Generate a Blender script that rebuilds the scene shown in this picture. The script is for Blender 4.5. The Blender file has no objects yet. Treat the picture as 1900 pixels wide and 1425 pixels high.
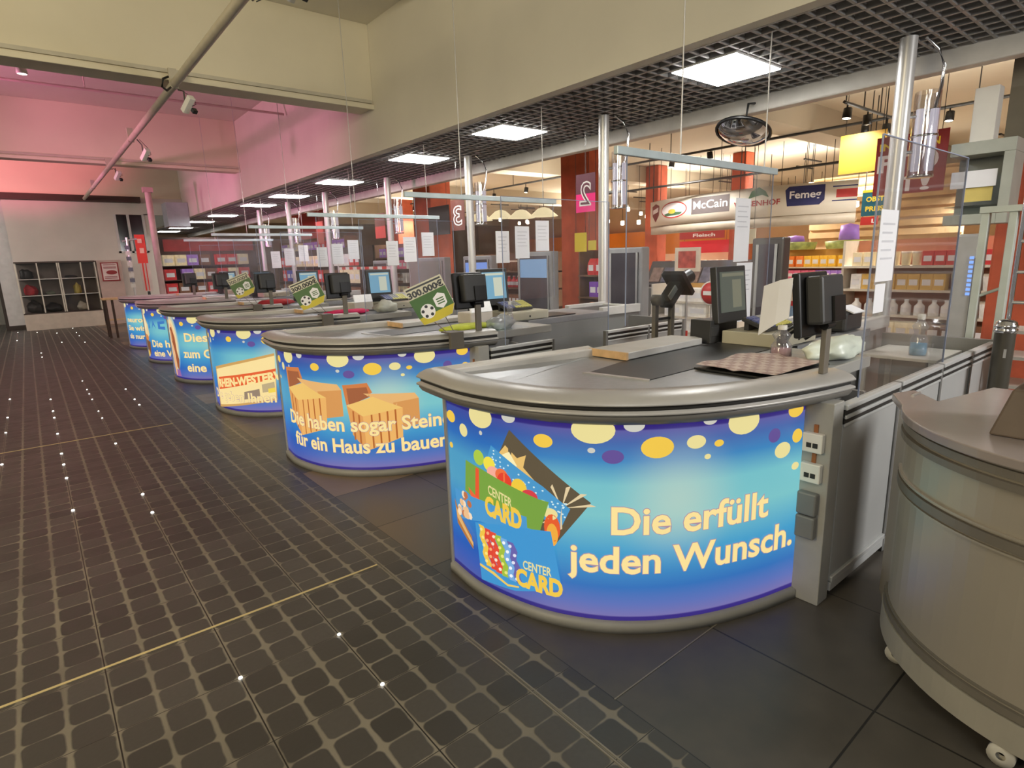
import bpy, bmesh, math, random
from mathutils import Vector, Matrix
random.seed(11)
S = bpy.context.scene
COL = S.collection
PI = math.pi

# ------------------------------------------------------------------ camera, world, lights, exposure
def cam():
    yaw, pitch, roll, F = 0.6808823, -0.2116319, -0.0306351, 1082.0
    f = Vector((math.sin(yaw)*math.cos(pitch), math.cos(yaw)*math.cos(pitch), math.sin(pitch)))
    r = Vector((math.cos(yaw), -math.sin(yaw), 0))
    u = r.cross(f)
    r2 = r*math.cos(roll)+u*math.sin(roll)
    u2 = -r*math.sin(roll)+u*math.cos(roll)
    c = bpy.data.cameras.new('camera')
    c.sensor_width = 36; c.lens = 36*F/1900; c.clip_start = .05; c.clip_end = 200
    o = bpy.data.objects.new('camera', c); COL.objects.link(o)
    o.matrix_world = Matrix(((r2.x, u2.x, -f.x, 0), (r2.y, u2.y, -f.y, 0), (r2.z, u2.z, -f.z, 1.5), (0, 0, 0, 1)))
    S.camera = o
cam()
S.view_settings.view_transform = 'Standard'; S.view_settings.look = 'None'
S.view_settings.gamma = 1; S.view_settings.exposure = 0.0; S.view_settings.use_curve_mapping = False
S.cycles.use_denoising = True
S.cycles.max_bounces = 8; S.cycles.transparent_max_bounces = 40; S.cycles.caustics_reflective = False
w = bpy.data.worlds.new('world'); S.world = w; w.use_nodes = True
w.node_tree.nodes['Background'].inputs[0].default_value = (.9, .86, .8, 1)
w.node_tree.nodes['Background'].inputs[1].default_value = .2

def area(name, loc, target, size, power, col, sy=None):
    l = bpy.data.lights.new(name, 'AREA'); l.energy = power; l.color = col; l.size = size
    if sy: l.shape = 'RECTANGLE'; l.size_y = sy
    o = bpy.data.objects.new(name, l); COL.objects.link(o); o.location = loc
    d = Vector(target)-Vector(loc); o.rotation_euler = d.to_track_quat('-Z', 'Y').to_euler()
    return o
def spot(name, loc, target, power, col, deg=70, rad=.1):
    l = bpy.data.lights.new(name, 'SPOT'); l.energy = power; l.color = col; l.spot_size = math.radians(deg); l.spot_blend = .6; l.shadow_soft_size = rad
    o = bpy.data.objects.new(name, l); COL.objects.link(o); o.location = loc
    d = Vector(target)-Vector(loc); o.rotation_euler = d.to_track_quat('-Z', 'Y').to_euler()
    return o
# unseen mall concourse lamps (warm), behind and left of the camera
area('unseen_concourse_lamp', (-4.5, 1.5, 3.4), (1.5, 8.0, 4.1), 2.0, 270, (1, .85, .56))
area('unseen_concourse_lamp', (-1.5, -2.5, 4.3), (2.6, 4, 1.2), 2.4, 120, (1, .97, .90))
area('unseen_concourse_lamp', (-5.0, 12, 3.4), (0, 12, 0), 2.0, 60, (1, .9, .82))
area('unseen_concourse_lamp', (-3.4, 17.4, 3.2), (.8, 20.6, 1.2), 1.0, 85, (1, .95, .90))  # unseen white fill, added to brighten the far back wall
area('lane_fill_lamp', (4.2, -3.2, 2.9), (3.2, 1.2, .4), 1.4, 230, (1, .98, .95))  # unseen fill lamp added to lift the dark lane side panels
# pink coloured wash lights on the left of the concourse
spot('pink_wash_lamp', (-3.2, 10.2, 2.4), (3.4, 12.6, 4.1), 950, (1, .30, .56), 75, .3)
spot('pink_wash_lamp', (-3.4, 15.2, 3.52), (.2, 20.7, 5.0), 1700, (1, .16, .30), 38, .3)
spot('pink_wash_lamp', (-2.4, 15.2, 2.4), (4.0, 17.0, 3.8), 700, (.95, .24, .55), 50, .3)
# unseen warm fill lamps added above the shelving to brighten the sales floor ceiling
for x, y, p in ((9.3, 2.6, 45), (9.2, 10.5, 90), (9.2, 15.5, 90), (9, 22, 90), (14.1, 6.2, 150), (14.1, 9.6, 150), (16, 16, 200)):
    area('shop_ceiling_fill', (x, y, 2.62), (x, y, 4), 1.0, p*.75, (1, .93, .8), 2.4)

# ------------------------------------------------------------------ materials
def lin(c):
    return tuple(((v/255)/12.92 if v/255 <= .04045 else (((v/255)+.055)/1.055)**2.4) for v in c)
MATS = {}
def mat(name, rgb, rough=.5, metal=0.0, var=.08, scale=6.0, emit=0.0, bump=0.0, alpha=1.0, spec=.5):
    if name in MATS: return MATS[name]
    m = bpy.data.materials.new(name); m.use_nodes = True
    nt = m.node_tree; b = nt.nodes['Principled BSDF']
    c = lin(rgb)
    b.inputs['Roughness'].default_value = rough; b.inputs['Metallic'].default_value = metal
    b.inputs['Specular IOR Level'].default_value = spec
    tc = nt.nodes.new('ShaderNodeTexCoord'); no = nt.nodes.new('ShaderNodeTexNoise')
    no.inputs['Scale'].default_value = scale; no.inputs['Detail'].default_value = 4
    nt.links.new(tc.outputs['Object'], no.inputs['Vector'])
    rp = nt.nodes.new('ShaderNodeValToRGB')
    rp.color_ramp.elements[0].position = .3; rp.color_ramp.elements[1].position = .7
    rp.color_ramp.elements[0].color = tuple(v*(1-var) for v in c)+(1,)
    rp.color_ramp.elements[1].color = tuple(min(1, v*(1+var)) for v in c)+(1,)
    nt.links.new(no.outputs['Fac'], rp.inputs['Fac'])
    nt.links.new(rp.outputs['Color'], b.inputs['Base Color'])
    if emit:
        nt.links.new(rp.outputs['Color'], b.inputs['Emission Color']); b.inputs['Emission Strength'].default_value = emit
    if bump:
        bp = nt.nodes.new('ShaderNodeBump'); bp.inputs['Strength'].default_value = bump; bp.inputs['Distance'].default_value = .01
        nt.links.new(no.outputs['Fac'], bp.inputs['Height']); nt.links.new(bp.outputs['Normal'], b.inputs['Normal'])
    MATS[name] = m
    return m
def lum(name, rgb, k=1.0):           # backlit print and lamps: mostly emission
    if name in MATS: return MATS[name]
    m = mat(name, rgb, .35, 0, .02, 3.0, k)
    m.node_tree.nodes['Principled BSDF'].inputs['Specular IOR Level'].default_value = .25
    b = m.node_tree.nodes['Principled BSDF']
    for l in list(m.node_tree.links):
        if l.to_socket == b.inputs['Base Color']: m.node_tree.links.remove(l)
    b.inputs['Base Color'].default_value = (.02, .02, .02, 1)
    return m
def clear(name, tint=(.93, .95, .96), gloss=.06, rough=.03, haze=0.0):
    if name in MATS: return MATS[name]
    m = bpy.data.materials.new(name); m.use_nodes = True; nt = m.node_tree; nt.nodes.clear()
    out = nt.nodes.new('ShaderNodeOutputMaterial'); tr = nt.nodes.new('ShaderNodeBsdfTransparent'); gl = nt.nodes.new('ShaderNodeBsdfGlossy')
    tr.inputs[0].default_value = tint+(1,); gl.inputs['Roughness'].default_value = rough
    lw = nt.nodes.new('ShaderNodeLayerWeight'); lw.inputs[0].default_value = .5
    fr = nt.nodes.new('ShaderNodeMath'); fr.operation = 'POWER'; fr.inputs[1].default_value = 5.0; nt.links.new(lw.outputs['Facing'], fr.inputs[0])
    no = nt.nodes.new('ShaderNodeTexNoise'); no.inputs['Scale'].default_value = 2.0
    bp = nt.nodes.new('ShaderNodeBump'); bp.inputs['Strength'].default_value = .12; bp.inputs['Distance'].default_value = .05
    nt.links.new(no.outputs['Fac'], bp.inputs['Height']); nt.links.new(bp.outputs['Normal'], gl.inputs['Normal'])
    ma = nt.nodes.new('ShaderNodeMath'); ma.operation = 'MULTIPLY_ADD'; ma.inputs[1].default_value = .9; ma.inputs[2].default_value = gloss; ma.use_clamp = True
    nt.links.new(fr.outputs[0], ma.inputs[0])
    mx = nt.nodes.new('ShaderNodeMixShader')
    nt.links.new(ma.outputs[0], mx.inputs[0]); nt.links.new(tr.outputs[0], mx.inputs[1]); nt.links.new(gl.outputs[0], mx.inputs[2])
    last = mx.outputs[0]
    if haze:
        df = nt.nodes.new('ShaderNodeBsdfDiffuse'); df.inputs[0].default_value = (.8, .8, .85, 1)
        m2 = nt.nodes.new('ShaderNodeMixShader'); m2.inputs[0].default_value = haze
        nt.links.new(last, m2.inputs[1]); nt.links.new(df.outputs[0], m2.inputs[2]); last = m2.outputs[0]
    nt.links.new(last, out.inputs[0])
    MATS[name] = m
    return m

grey = mat('light_grey_laminate', (176, 174, 168), .38, 0, .04, 5)
greyd = mat('mid_grey_laminate', (132, 131, 129), .4, 0, .05, 5)
rimm = mat('grey_bumper_plastic', (168, 166, 163), .34, .15, .05, 7)
skirtm = mat('grey_skirt_plastic', (116, 113, 108), .4, 0, .05, 7)
dark = mat('dark_groove_rubber', (38, 36, 34), .6)
steel = mat('brushed_steel', (158, 160, 163), .36, .45, .06, 30)
alu = mat('satin_aluminium', (205, 205, 205), .3, .7, .05, 12)
chrome = mat('polished_chrome', (225, 225, 228), .12, 1, .02)
belt = mat('black_conveyor_rubber', (42, 42, 44), .42, 0, .1, 40)
black = mat('black_plastic', (22, 22, 23), .35)
charcoal = mat('charcoal_plastic', (52, 52, 52), .45)
white = mat('white_plastic', (226, 224, 216), .4, 0, .03)
paper = mat('white_paper', (236, 236, 240), .7, 0, .03)
woodm = mat('light_beech_wood', (214, 176, 130), .5, 0, .12, 18)
plexi = clear('clear_acrylic', (.965, .968, .975), .035, .06, .014)
plexe = mat('acrylic_cut_edge', (150, 160, 185), .3)
glassd = clear('tinted_glass', (.55, .56, .6), .06, .03)
wallw = mat('white_painted_wall', (216, 211, 196), .7, 0, .03, 1.5, 0, .05)

# ------------------------------------------------------------------ mesh builder
OFF = Vector((0, 0, 0))
class MB:
    def __init__(s): s.v = []; s.f = []; s.mi = []; s.m = 0; s.sm = []
    def add(s, vs, fs, sm=False):
        n = len(s.v); s.v += [Vector(p) for p in vs]
        for f in fs: s.f.append([n+i for i in f]); s.mi.append(s.m); s.sm.append(sm)
        return s
    def box(s, x0, y0, z0, x1, y1, z1):
        a = [(x0, y0, z0), (x1, y0, z0), (x1, y1, z0), (x0, y1, z0), (x0, y0, z1), (x1, y0, z1), (x1, y1, z1), (x0, y1, z1)]
        return s.add(a, [(0, 3, 2, 1), (4, 5, 6, 7), (0, 1, 5, 4), (1, 2, 6, 5), (2, 3, 7, 6), (3, 0, 4, 7)])
    def obox(s, c, h, rot=(0, 0, 0)):
        R = Matrix.Rotation(rot[2], 3, 'Z') @ Matrix.Rotation(rot[1], 3, 'Y') @ Matrix.Rotation(rot[0], 3, 'X')
        k = len(s.v); s.box(-h[0], -h[1], -h[2], h[0], h[1], h[2])
        for i in range(k, len(s.v)): s.v[i] = R @ s.v[i] + Vector(c)
        return s
    def tube(s, pts, r, n=10, cap=True):
        pts = [Vector(p) for p in pts]; rs = r if isinstance(r, (list, tuple)) else [r]*len(pts)
        k = len(s.v); rings = []
        for i, p in enumerate(pts):
            d = (pts[min(i+1, len(pts)-1)]-pts[max(i-1, 0)]).normalized()
            a = d.cross(Vector((0, 0, 1)) if abs(d.z) < .9 else Vector((0, 1, 0))).normalized(); b = d.cross(a)
            rings.append([p+(a*math.cos(2*PI*j/n)+b*math.sin(2*PI*j/n))*rs[i] for j in range(n)])
        vs = [q for R_ in rings for q in R_]; fs = []
        for i in range(len(pts)-1):
            for j in range(n): fs.append((i*n+j, i*n+(j+1) % n, (i+1)*n+(j+1) % n, (i+1)*n+j))
        s.add(vs, fs, True)
        if cap: s.add(rings[0], [tuple(range(n))]); s.add(rings[-1], [tuple(range(n-1, -1, -1))])
        return s
    def lathe(s, prof, c, n=24, axis='Z'):
        vs = []; fs = []
        for r, z in prof:
            for j in range(n):
                a = 2*PI*j/n; p = (r*math.cos(a), r*math.sin(a), z)
                if axis == 'X': p = (p[2], p[0], p[1])
                if axis == 'Y': p = (p[0], p[2], p[1])
                vs.append(Vector(p)+Vector(c))
        for i in range(len(prof)-1):
            for j in range(n): fs.append((i*n+j, i*n+(j+1) % n, (i+1)*n+(j+1) % n, (i+1)*n+j))
        s.add(vs, fs, True)
        return s
    def prism(s, poly, z0, z1):
        n = len(poly); vs = [(x, y, z0) for x, y in poly]+[(x, y, z1) for x, y in poly]
        fs = [tuple(range(n-1, -1, -1)), tuple(range(n, 2*n))]+[(i, (i+1) % n, n+(i+1) % n, n+i) for i in range(n)]
        return s.add(vs, fs)
    def sweep(s, path, prof, cap=True, sm=True):         # path: 2-D plan points, prof: (offset to the right of travel, z)
        P = [Vector((p[0], p[1])) for p in path]; m = len(prof); vs = []; fs = []
        for i, p in enumerate(P):
            d = (P[min(i+1, len(P)-1)]-P[max(i-1, 0)]).normalized(); nrm = Vector((d.y, -d.x))
            for o, z in prof: q = p+nrm*o; vs.append((q.x, q.y, z))
        for i in range(len(P)-1):
            for j in range(m-1): fs.append((i*m+j, i*m+j+1, (i+1)*m+j+1, (i+1)*m+j))
        s.add(vs, fs, sm)
        if cap: s.add(vs[:m], [tuple(range(m))]); s.add(vs[-m:], [tuple(range(m-1, -1, -1))])
        return s
    def build(s, name, mats, parent=None, bevel=0.0, kind=None, label=None, auto=True):
        me = bpy.data.meshes.new(name)
        me.from_pydata([tuple(p-OFF) for p in s.v], [], s.f)
        mats = mats if isinstance(mats, (list, tuple)) else [mats]
        for m in mats: me.materials.append(m)
        for p, i, q in zip(me.polygons, s.mi, s.sm): p.material_index = min(i, len(mats)-1); p.use_smooth = q
        bm = bmesh.new(); bm.from_mesh(me); bmesh.ops.recalc_face_normals(bm, faces=bm.faces); bm.to_mesh(me); bm.free()
        o = bpy.data.objects.new(name, me); COL.objects.link(o)
        if parent: o.parent = parent
        if bevel:
            b = o.modifiers.new('bevel', 'BEVEL'); b.width = bevel; b.segments = 2; b.limit_method = 'ANGLE'
        if kind: o['kind'] = kind
        if label: o['label'] = label
        return o
def thing(name, label, cat, loc, group=None):
    global OFF
    o = bpy.data.objects.new(name, None); COL.objects.link(o); o.location = loc; o.empty_display_size = .1
    o['label'] = label; o['category'] = cat
    if group: o['group'] = group
    OFF = Vector(loc)
    return o
def one(name, label, cat, mb, mats, base, group=None, bevel=0.0, kind=None):   # a thing that is a single mesh
    global OFF
    OFF = Vector(base); o = mb.build(name, mats, None, bevel); o.location = base; OFF = Vector((0, 0, 0))
    o['label'] = label; o['category'] = cat
    if group: o['group'] = group
    if kind: o['kind'] = kind
    return o
def done():
    global OFF
    OFF = Vector((0, 0, 0))
def struct(name, mb, mats, bevel=0.0):
    done(); return mb.build(name, mats, None, bevel, 'structure')
def dup(root, loc, label=None, group=None):
    def cp(o, par):
        c = o.copy(); COL.objects.link(c)
        if par: c.parent = par
        for ch in list(o.children): cp(ch, c)
        return c
    r = cp(root, None); r.location = loc
    if label: r['label'] = label
    if group: r['group'] = group
    return r

# lettering -> flat mesh
TXT = {}
def glyphs(body, bold=.0):
    k = (body, bold)
    if k in TXT: return TXT[k]
    cu = bpy.data.curves.new('t', 'FONT'); cu.body = body; cu.size = 1; cu.offset = bold; cu.resolution_u = 3
    o = bpy.data.objects.new('t', cu); COL.objects.link(o)
    dg = bpy.context.evaluated_depsgraph_get(); me = bpy.data.meshes.new_from_object(o.evaluated_get(dg))
    vs = [(v.co.x, v.co.y) for v in me.vertices]; fs = [tuple(p.vertices) for p in me.polygons]
    bpy.data.objects.remove(o); bpy.data.curves.remove(cu); bpy.data.meshes.remove(me)
    TXT[k] = (vs, fs); return TXT[k]
CUT = .03
def lay(mb, bm, fn, step):                               # cuts a flat bmesh along fixed u lines so every layer follows the same facets
    if step < .2:
        us = [v.co.x for v in bm.verts]; k0 = math.ceil(min(us)/CUT); k1 = math.floor(max(us)/CUT)
        for k in range(k0, k1+1):
            bmesh.ops.bisect_plane(bm, geom=bm.verts[:]+bm.edges[:]+bm.faces[:], plane_co=(k*CUT, 0, 0), plane_no=(1, 0, 0), dist=1e-5)
    bm.verts.index_update()
    mb.add([fn(v.co.x, v.co.y) for v in bm.verts], [tuple(v.index for v in f.verts) for f in bm.faces]); bm.free()
def put_text(mb, body, u0, u1, v0, cap, fn, bold=.02, step=.3):   # fits the text between u0..u1 with baseline v0 and capital height cap
    vs, fs = glyphs(body, bold)
    rs, _ = glyphs(body, 0.0)
    x0 = min(p[0] for p in rs); x1 = max(p[0] for p in rs)
    sx = (u1-u0)/(x1-x0); sy = cap/.73
    bm = bmesh.new(); vv = [bm.verts.new((u0+(x-x0)*sx, v0+y*sy, 0)) for x, y in vs]
    for f in fs:
        try: bm.faces.new([vv[i] for i in f])
        except ValueError: pass
    lay(mb, bm, fn, step)
def poly_on(mb, pts, fn, step=.06):                      # a flat polygon laid on a surface fn(u,v)
    bm = bmesh.new(); f = bm.faces.new([bm.verts.new((p[0], p[1], 0)) for p in pts])
    bmesh.ops.triangulate(bm, faces=[f])
    lay(mb, bm, fn, step)
def ell(u, v, a, b, n=20, rot=0, lo=None):
    p = [(u+a*math.cos(2*PI*i/n)*math.cos(rot)-b*math.sin(2*PI*i/n)*math.sin(rot), v+a*math.cos(2*PI*i/n)*math.sin(rot)+b*math.sin(2*PI*i/n)*math.cos(rot)) for i in range(n)]
    return p
#PART2
# ------------------------------------------------------------------ floor material
def floor_mat():
    m = bpy.data.materials.new('cobble_and_slab_floor'); m.use_nodes = True; nt = m.node_tree; N = nt.nodes; L = nt.links
    b = N['Principled BSDF']
    def node(t, **k):
        n = N.new(t)
        for a, v in k.items(): setattr(n, a, v)
        return n
    def mth(op, a, c=None, d=None, clamp=False):
        n = node('ShaderNodeMath', operation=op, use_clamp=clamp)
        for i, v in enumerate((a, c, d)):
            if v is None: continue
            if isinstance(v, (int, float)): n.inputs[i].default_value = v
            else: L.new(v, n.inputs[i])
        return n.outputs[0]
    def mix(f, a, c):
        n = node('ShaderNodeMix', data_type='RGBA')
        L.new(f, n.inputs[0])
        for s, v in ((6, a), (7, c)):
            if isinstance(v, tuple): n.inputs[s].default_value = v+(1,)
            else: L.new(v, n.inputs[s])
        return n.outputs[2]
    g = node('ShaderNodeNewGeometry'); sx = node('ShaderNodeSeparateXYZ'); L.new(g.outputs['Position'], sx.inputs[0])
    X, Y = sx.outputs[0], sx.outputs[1]
    no = node('ShaderNodeTexNoise'); no.inputs['Scale'].default_value = 9; no.inputs['Detail'].default_value = 5; L.new(g.outputs['Position'], no.inputs['Vector'])
    n2 = node('ShaderNodeTexNoise'); n2.inputs['Scale'].default_value = 60; L.new(g.outputs['Position'], n2.inputs['Vector'])
    nb = mth('MULTIPLY_ADD', no.outputs['Fac'], .13, -.065)
    c = .3855/3
    u = mth('DIVIDE', X, c); v = mth('DIVIDE', mth('SUBTRACT', Y, 2.139), c)
    fx = mth('ABSOLUTE', mth('SUBTRACT', mth('FRACT', u), .5)); fy = mth('ABSOLUTE', mth('SUBTRACT', mth('FRACT', v), .5))
    # the joints along the lane are wide, those across narrow, corners rounded
    qx = mth('MAXIMUM', mth('SUBTRACT', mth('ADD', fx, nb), .435-.17), 0.0)
    qy = mth('MAXIMUM', mth('SUBTRACT', mth('ADD', fy, nb), .475-.17), 0.0)
    d = mth('SQRT', mth('ADD', mth('MULTIPLY', qx, qx), mth('MULTIPLY', qy, qy)))
    n3 = node('ShaderNodeTexNoise'); n3.inputs['Scale'].default_value = 2.2; L.new(g.outputs['Position'], n3.inputs['Vector'])
    joint = mth('MULTIPLY', mth('MULTIPLY', mth('SUBTRACT', d, .155), 22.0, clamp=True), mth('MULTIPLY_ADD', n3.outputs['Fac'], 1.5, .12, clamp=True))
    wn = node('ShaderNodeTexWhiteNoise', noise_dimensions='2D')
    cb = node('ShaderNodeCombineXYZ'); L.new(mth('FLOOR', u), cb.inputs[0]); L.new(mth('FLOOR', v), cb.inputs[1]); L.new(cb.outputs[0], wn.inputs['Vector'])
    stone = mix(wn.outputs['Value'], lin((60, 57, 53)), lin((80, 76, 71)))
    stone = mix(mth('MULTIPLY', n2.outputs['Fac'], .5), stone, lin((60, 57, 52)))
    cob = mix(joint, stone, lin((126, 119, 104)))
    tu = mth('ABSOLUTE', mth('SUBTRACT', mth('FRACT', mth('ADD', mth('DIVIDE', X, .3855), .5)), .5))
    tv = mth('ABSOLUTE', mth('SUBTRACT', mth('FRACT', mth('ADD', mth('DIVIDE', mth('SUBTRACT', Y, 2.139), .3855), .5)), .5))
    seam = mth('LESS_THAN', mth('MINIMUM', tu, mth('ADD', tv, .002)), .006)
    cob = mix(seam, cob, lin((38, 34, 30)))
    # big dark slabs in front of and between the counters
    su = mth('ABSOLUTE', mth('SUBTRACT', mth('FRACT', mth('ADD', mth('DIVIDE', mth('SUBTRACT', X, 1.345), .6), .5)), .5))
    sv = mth('ABSOLUTE', mth('SUBTRACT', mth('FRACT', mth('ADD', mth('DIVIDE', mth('SUBTRACT', Y, 1.15), .6), .5)), .5))
    w2 = node('ShaderNodeTexWhiteNoise', noise_dimensions='2D'); c2 = node('ShaderNodeCombineXYZ'); L.new(mth('FLOOR', mth('DIVIDE', mth('SUBTRACT', X, 1.345), .6)), c2.inputs[0]); L.new(mth('FLOOR', mth('DIVIDE', mth('SUBTRACT', Y, 1.15), .6)), c2.inputs[1]); L.new(c2.outputs[0], w2.inputs['Vector'])
    sseam = mth('LESS_THAN', mth('MINIMUM', su, sv), .006)
    slab = mix(no.outputs['Fac'], lin((64, 61, 57)), lin((90, 84, 76)))
    slab = mix(mth('MULTIPLY', mth('MULTIPLY', w2.outputs['Value'], w2.outputs['Value']), mth('GREATER_THAN', Y, 1.75)), slab, lin((134, 114, 90)))  # warm light-box reflections painted into random slabs as a tan tint
    slab = mix(sseam, slab, lin((36, 34, 32)))
    pale = mix(no.outputs['Fac'], lin((168, 152, 132)), lin((190, 174, 152)))
    pale = mix(mth('LESS_THAN', mth('MINIMUM', su, sv), .01), pale, lin((120, 110, 100)))
    f1 = mth('GREATER_THAN', X, 1.345); f2 = mth('GREATER_THAN', X, 6.3)
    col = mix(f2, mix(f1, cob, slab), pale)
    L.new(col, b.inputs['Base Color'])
    L.new(mth('MULTIPLY_ADD', no.outputs['Fac'], .2, .30), b.inputs['Roughness'])
    bp = node('ShaderNodeBump'); bp.inputs['Strength'].default_value = .25; bp.inputs['Distance'].default_value = .004
    hh = mth('ADD', mth('MULTIPLY', joint, -1.0), mth('MULTIPLY', n2.outputs['Fac'], .4))
    L.new(mth('MULTIPLY', hh, mth('SUBTRACT', 1.0, f1)), bp.inputs['Height']); L.new(bp.outputs[0], b.inputs['Normal'])
    return m

# ------------------------------------------------------------------ the setting
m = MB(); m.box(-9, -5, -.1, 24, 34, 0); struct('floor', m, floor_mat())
brass = mat('brass_joint_strip', (204, 186, 134), .4, .1)
strip = mat('steel_joint_strip', (128, 121, 108), .4, .1)
for i, (a, mt) in enumerate((((-6, 2.548, 0, 1.15, 2.560, .002), brass), ((-6, 6.478, 0, .9, 6.490, .002), brass),
                             ((1.150, -3, 0, 1.156, 20.3, .0015), strip), ((1.164, -3, 0, 1.170, 20.3, .0015), strip),
                             ((1.345, 1.1475, 0, 2.3, 1.1525, .0015), strip))):
    m = MB(); m.box(*a); struct('trim_%d' % (i+1), m, mt)
m = MB(); m.box(-9, -5, 4.6, 4.03, 20.9, 4.8); struct('ceiling', m, wallw)
m = MB(); m.box(4.03, -5, 3.0, 4.15, 31, 4.8); struct('wall_fascia', m, wallw)
beamm = mat('cream_painted_beam', (219, 211, 186), .7, 0, .04, 1.2, 0, .06)
for i, y in enumerate((7.8, 14.3, 20.75)):
    m = MB(); m.box(-9, y, 3.56, 4.03, y+.4, 4.6)
    m.box(-9, y-.035, 3.54, 4.03, y+.002, 3.60)
    struct('ceiling_beam', m, beamm, .006)
    if i < 2:
        m = MB(); m.box(-9, y-.03, 3.615, 4.0, y-.001, 3.655)
        one('cable_duct', ('pale cable duct along the bottom of the nearest cream beam', 'thin cable duct along the bottom of the second pink lit beam')[i], 'cable duct', m, mat('duct_paint', (190, 184, 165), .6), (-2, y-.015, 3.615))
m = MB(); m.box(-9, 6.2, 4.5, 3.9, 6.5, 4.6); struct('trim_6', m, beamm)
# back end of the concourse
bw = mat('beige_plaster', (208, 202, 192), .75, 0, .05, 1.5, 0, .05)
m = MB(); m.box(-.2, 20.6, 0, 2.2, 20.75, 3.55); m.box(2.2, 20.6, 0, 2.95, 20.75, 2.0); m.box(2.2, 20.6, 3.08, 4.03, 20.75, 3.55); m.box(2.95, 20.6, 0, 3.12, 20.75, 3.1)
struct('wall_back', m, bw)
m = MB(); m.box(-9, 23.5, 0, -.5, 23.7, 4); struct('wall_passage', m, mat('passage_wall', (150, 150, 140), .7, 0, .3, 1.0))
colw = mat('white_column_paint', (205, 203, 200), .6)
m = MB(); m.m = 0; m.box(-.55, 20.85, .12, -.2, 21.3, 3.55); m.m = 1; m.box(-.555, 20.845, 0, -.195, 21.3, .12); m.box(-.62, 20.9, 0, -.555, 21.3, 3.0)
struct('column', m, [colw, mat('dark_brown_skirting', (48, 36, 30), .5)])
m = MB(); m.m = 0; m.box(2.2, 20.66, 2.0, 2.95, 20.70, 3.08); m.m = 1
for x in (2.2, 2.52, 2.90): m.box(x, 20.58, 2.0, x+.06, 20.72, 3.08)
m.box(2.2, 20.58, 2.0, 2.96, 20.72, 2.05)
struct('window_1', m, [mat('dark_night_glass', (12, 11, 12), .1), colw])
m = MB(); m.box(3.45, 19.9, 2.72, 4.02, 20.6, 3.4); struct('wall_bulkhead', m, mat('blue_grey_pillar', (176, 180, 190), .5))
darkbox = mat('dark_brown_timber', (66, 46, 38), .6)
m = MB(); m.box(-9, 20.35, 3.40, 2.9, 20.6, 3.56); struct('trim_7', m, darkbox)

# lattice ceiling over the lanes
m = MB(); y = -3.0
while y < 30: m.box(4.15, y, 3.0, 5.88, y+.020, 3.035); y += .125
x = 4.15
while x < 5.9: m.box(x, -3, 2.998, x+.024, 30, 3.037); x += .145
struct('ceiling', m, mat('grey_lattice_paint', (150, 149, 148), .45))
m = MB(); m.box(4.15, -4, 3.5, 5.88, 31, 3.6); struct('ceiling', m, mat('dark_plenum', (46, 44, 42), .8))
m = MB(); m.box(5.88, -4, 2.855, 6.02, 31, 3.06); struct('trim_8', m, mat('white_edge_beam', (218, 214, 206), .5), .015)
m = MB(); m.box(5.88, -4, 3.06, 6.0, 31, 3.75); struct('wall_upstand', m, wallw)
# sales floor shell
sc = mat('sales_floor_ceiling', (186, 176, 158), .8, 0, .05, .8)
m = MB(); m.box(5.88, -4, 3.75, 22, 32, 3.9); struct('ceiling', m, sc)
for i, y in enumerate((-1, 4.6, 10.2, 15.8, 21.4, 27)):
    m = MB(); m.box(6.02, y, 3.35, 22, y+.5, 3.75); struct('ceiling_beam', m, sc)
m = MB(); m.box(22, -4, 0, 22.2, 32, 3.9); struct('wall_right', m, mat('warm_shop_wall', (188, 160, 128), .7, 0, .1, 1))
m = MB(); m.box(4.15, 30, 0, 22, 30.2, 3.9); struct('wall_end', m, mat('warm_grey_wall', (150, 130, 112), .7, 0, .2, 1))
m = MB(); m.box(6.9, -4.2, 0, 22, -4, 3.9); struct('wall_near', m, mat('warm_shop_wall', (188, 160, 128)))
terra = mat('terracotta_stucco', (182, 84, 54), .75, 0, .22, 3.5, 0, .25)
for lab, x0, y0, x1, y1, zt in (('near', 8.0, 7.55, 8.55, 8.25, 3.75), ('mid', 7.8, 12.55, 8.4, 13.35, 3.75), ('far', 13.0, 9.8, 13.4, 10.2, 3.75), ('far', 13.2, 7.5, 13.6, 7.85, 3.75), ('right', 6.75, .45, 7.4, 1.42, 3.4), ('far', 9.6, 17.5, 10.2, 18.2, 3.75)):
    m = MB(); m.box(x0, y0, 0, x1, y1, zt); struct('pillar', m, terra, .02)
m = MB()
for q in range(7): m.box(14.6, 3.6, 1.75+q*.19, 14.66, 6.6, 1.88+q*.19)
m.box(14.66, 3.6, 0, 14.75, 6.6, 3.1); struct('wall_slats', m, mat('pale_timber_slats', (214, 184, 140), .6, 0, .1, 4))
m = MB(); m.box(21.6, 12, 0, 22, 26, 2.5); struct('wall_bakery', m, mat('orange_bakery_wall', (214, 128, 46), .7, 0, .12, 1))  # orange is the wall's own colour

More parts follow.
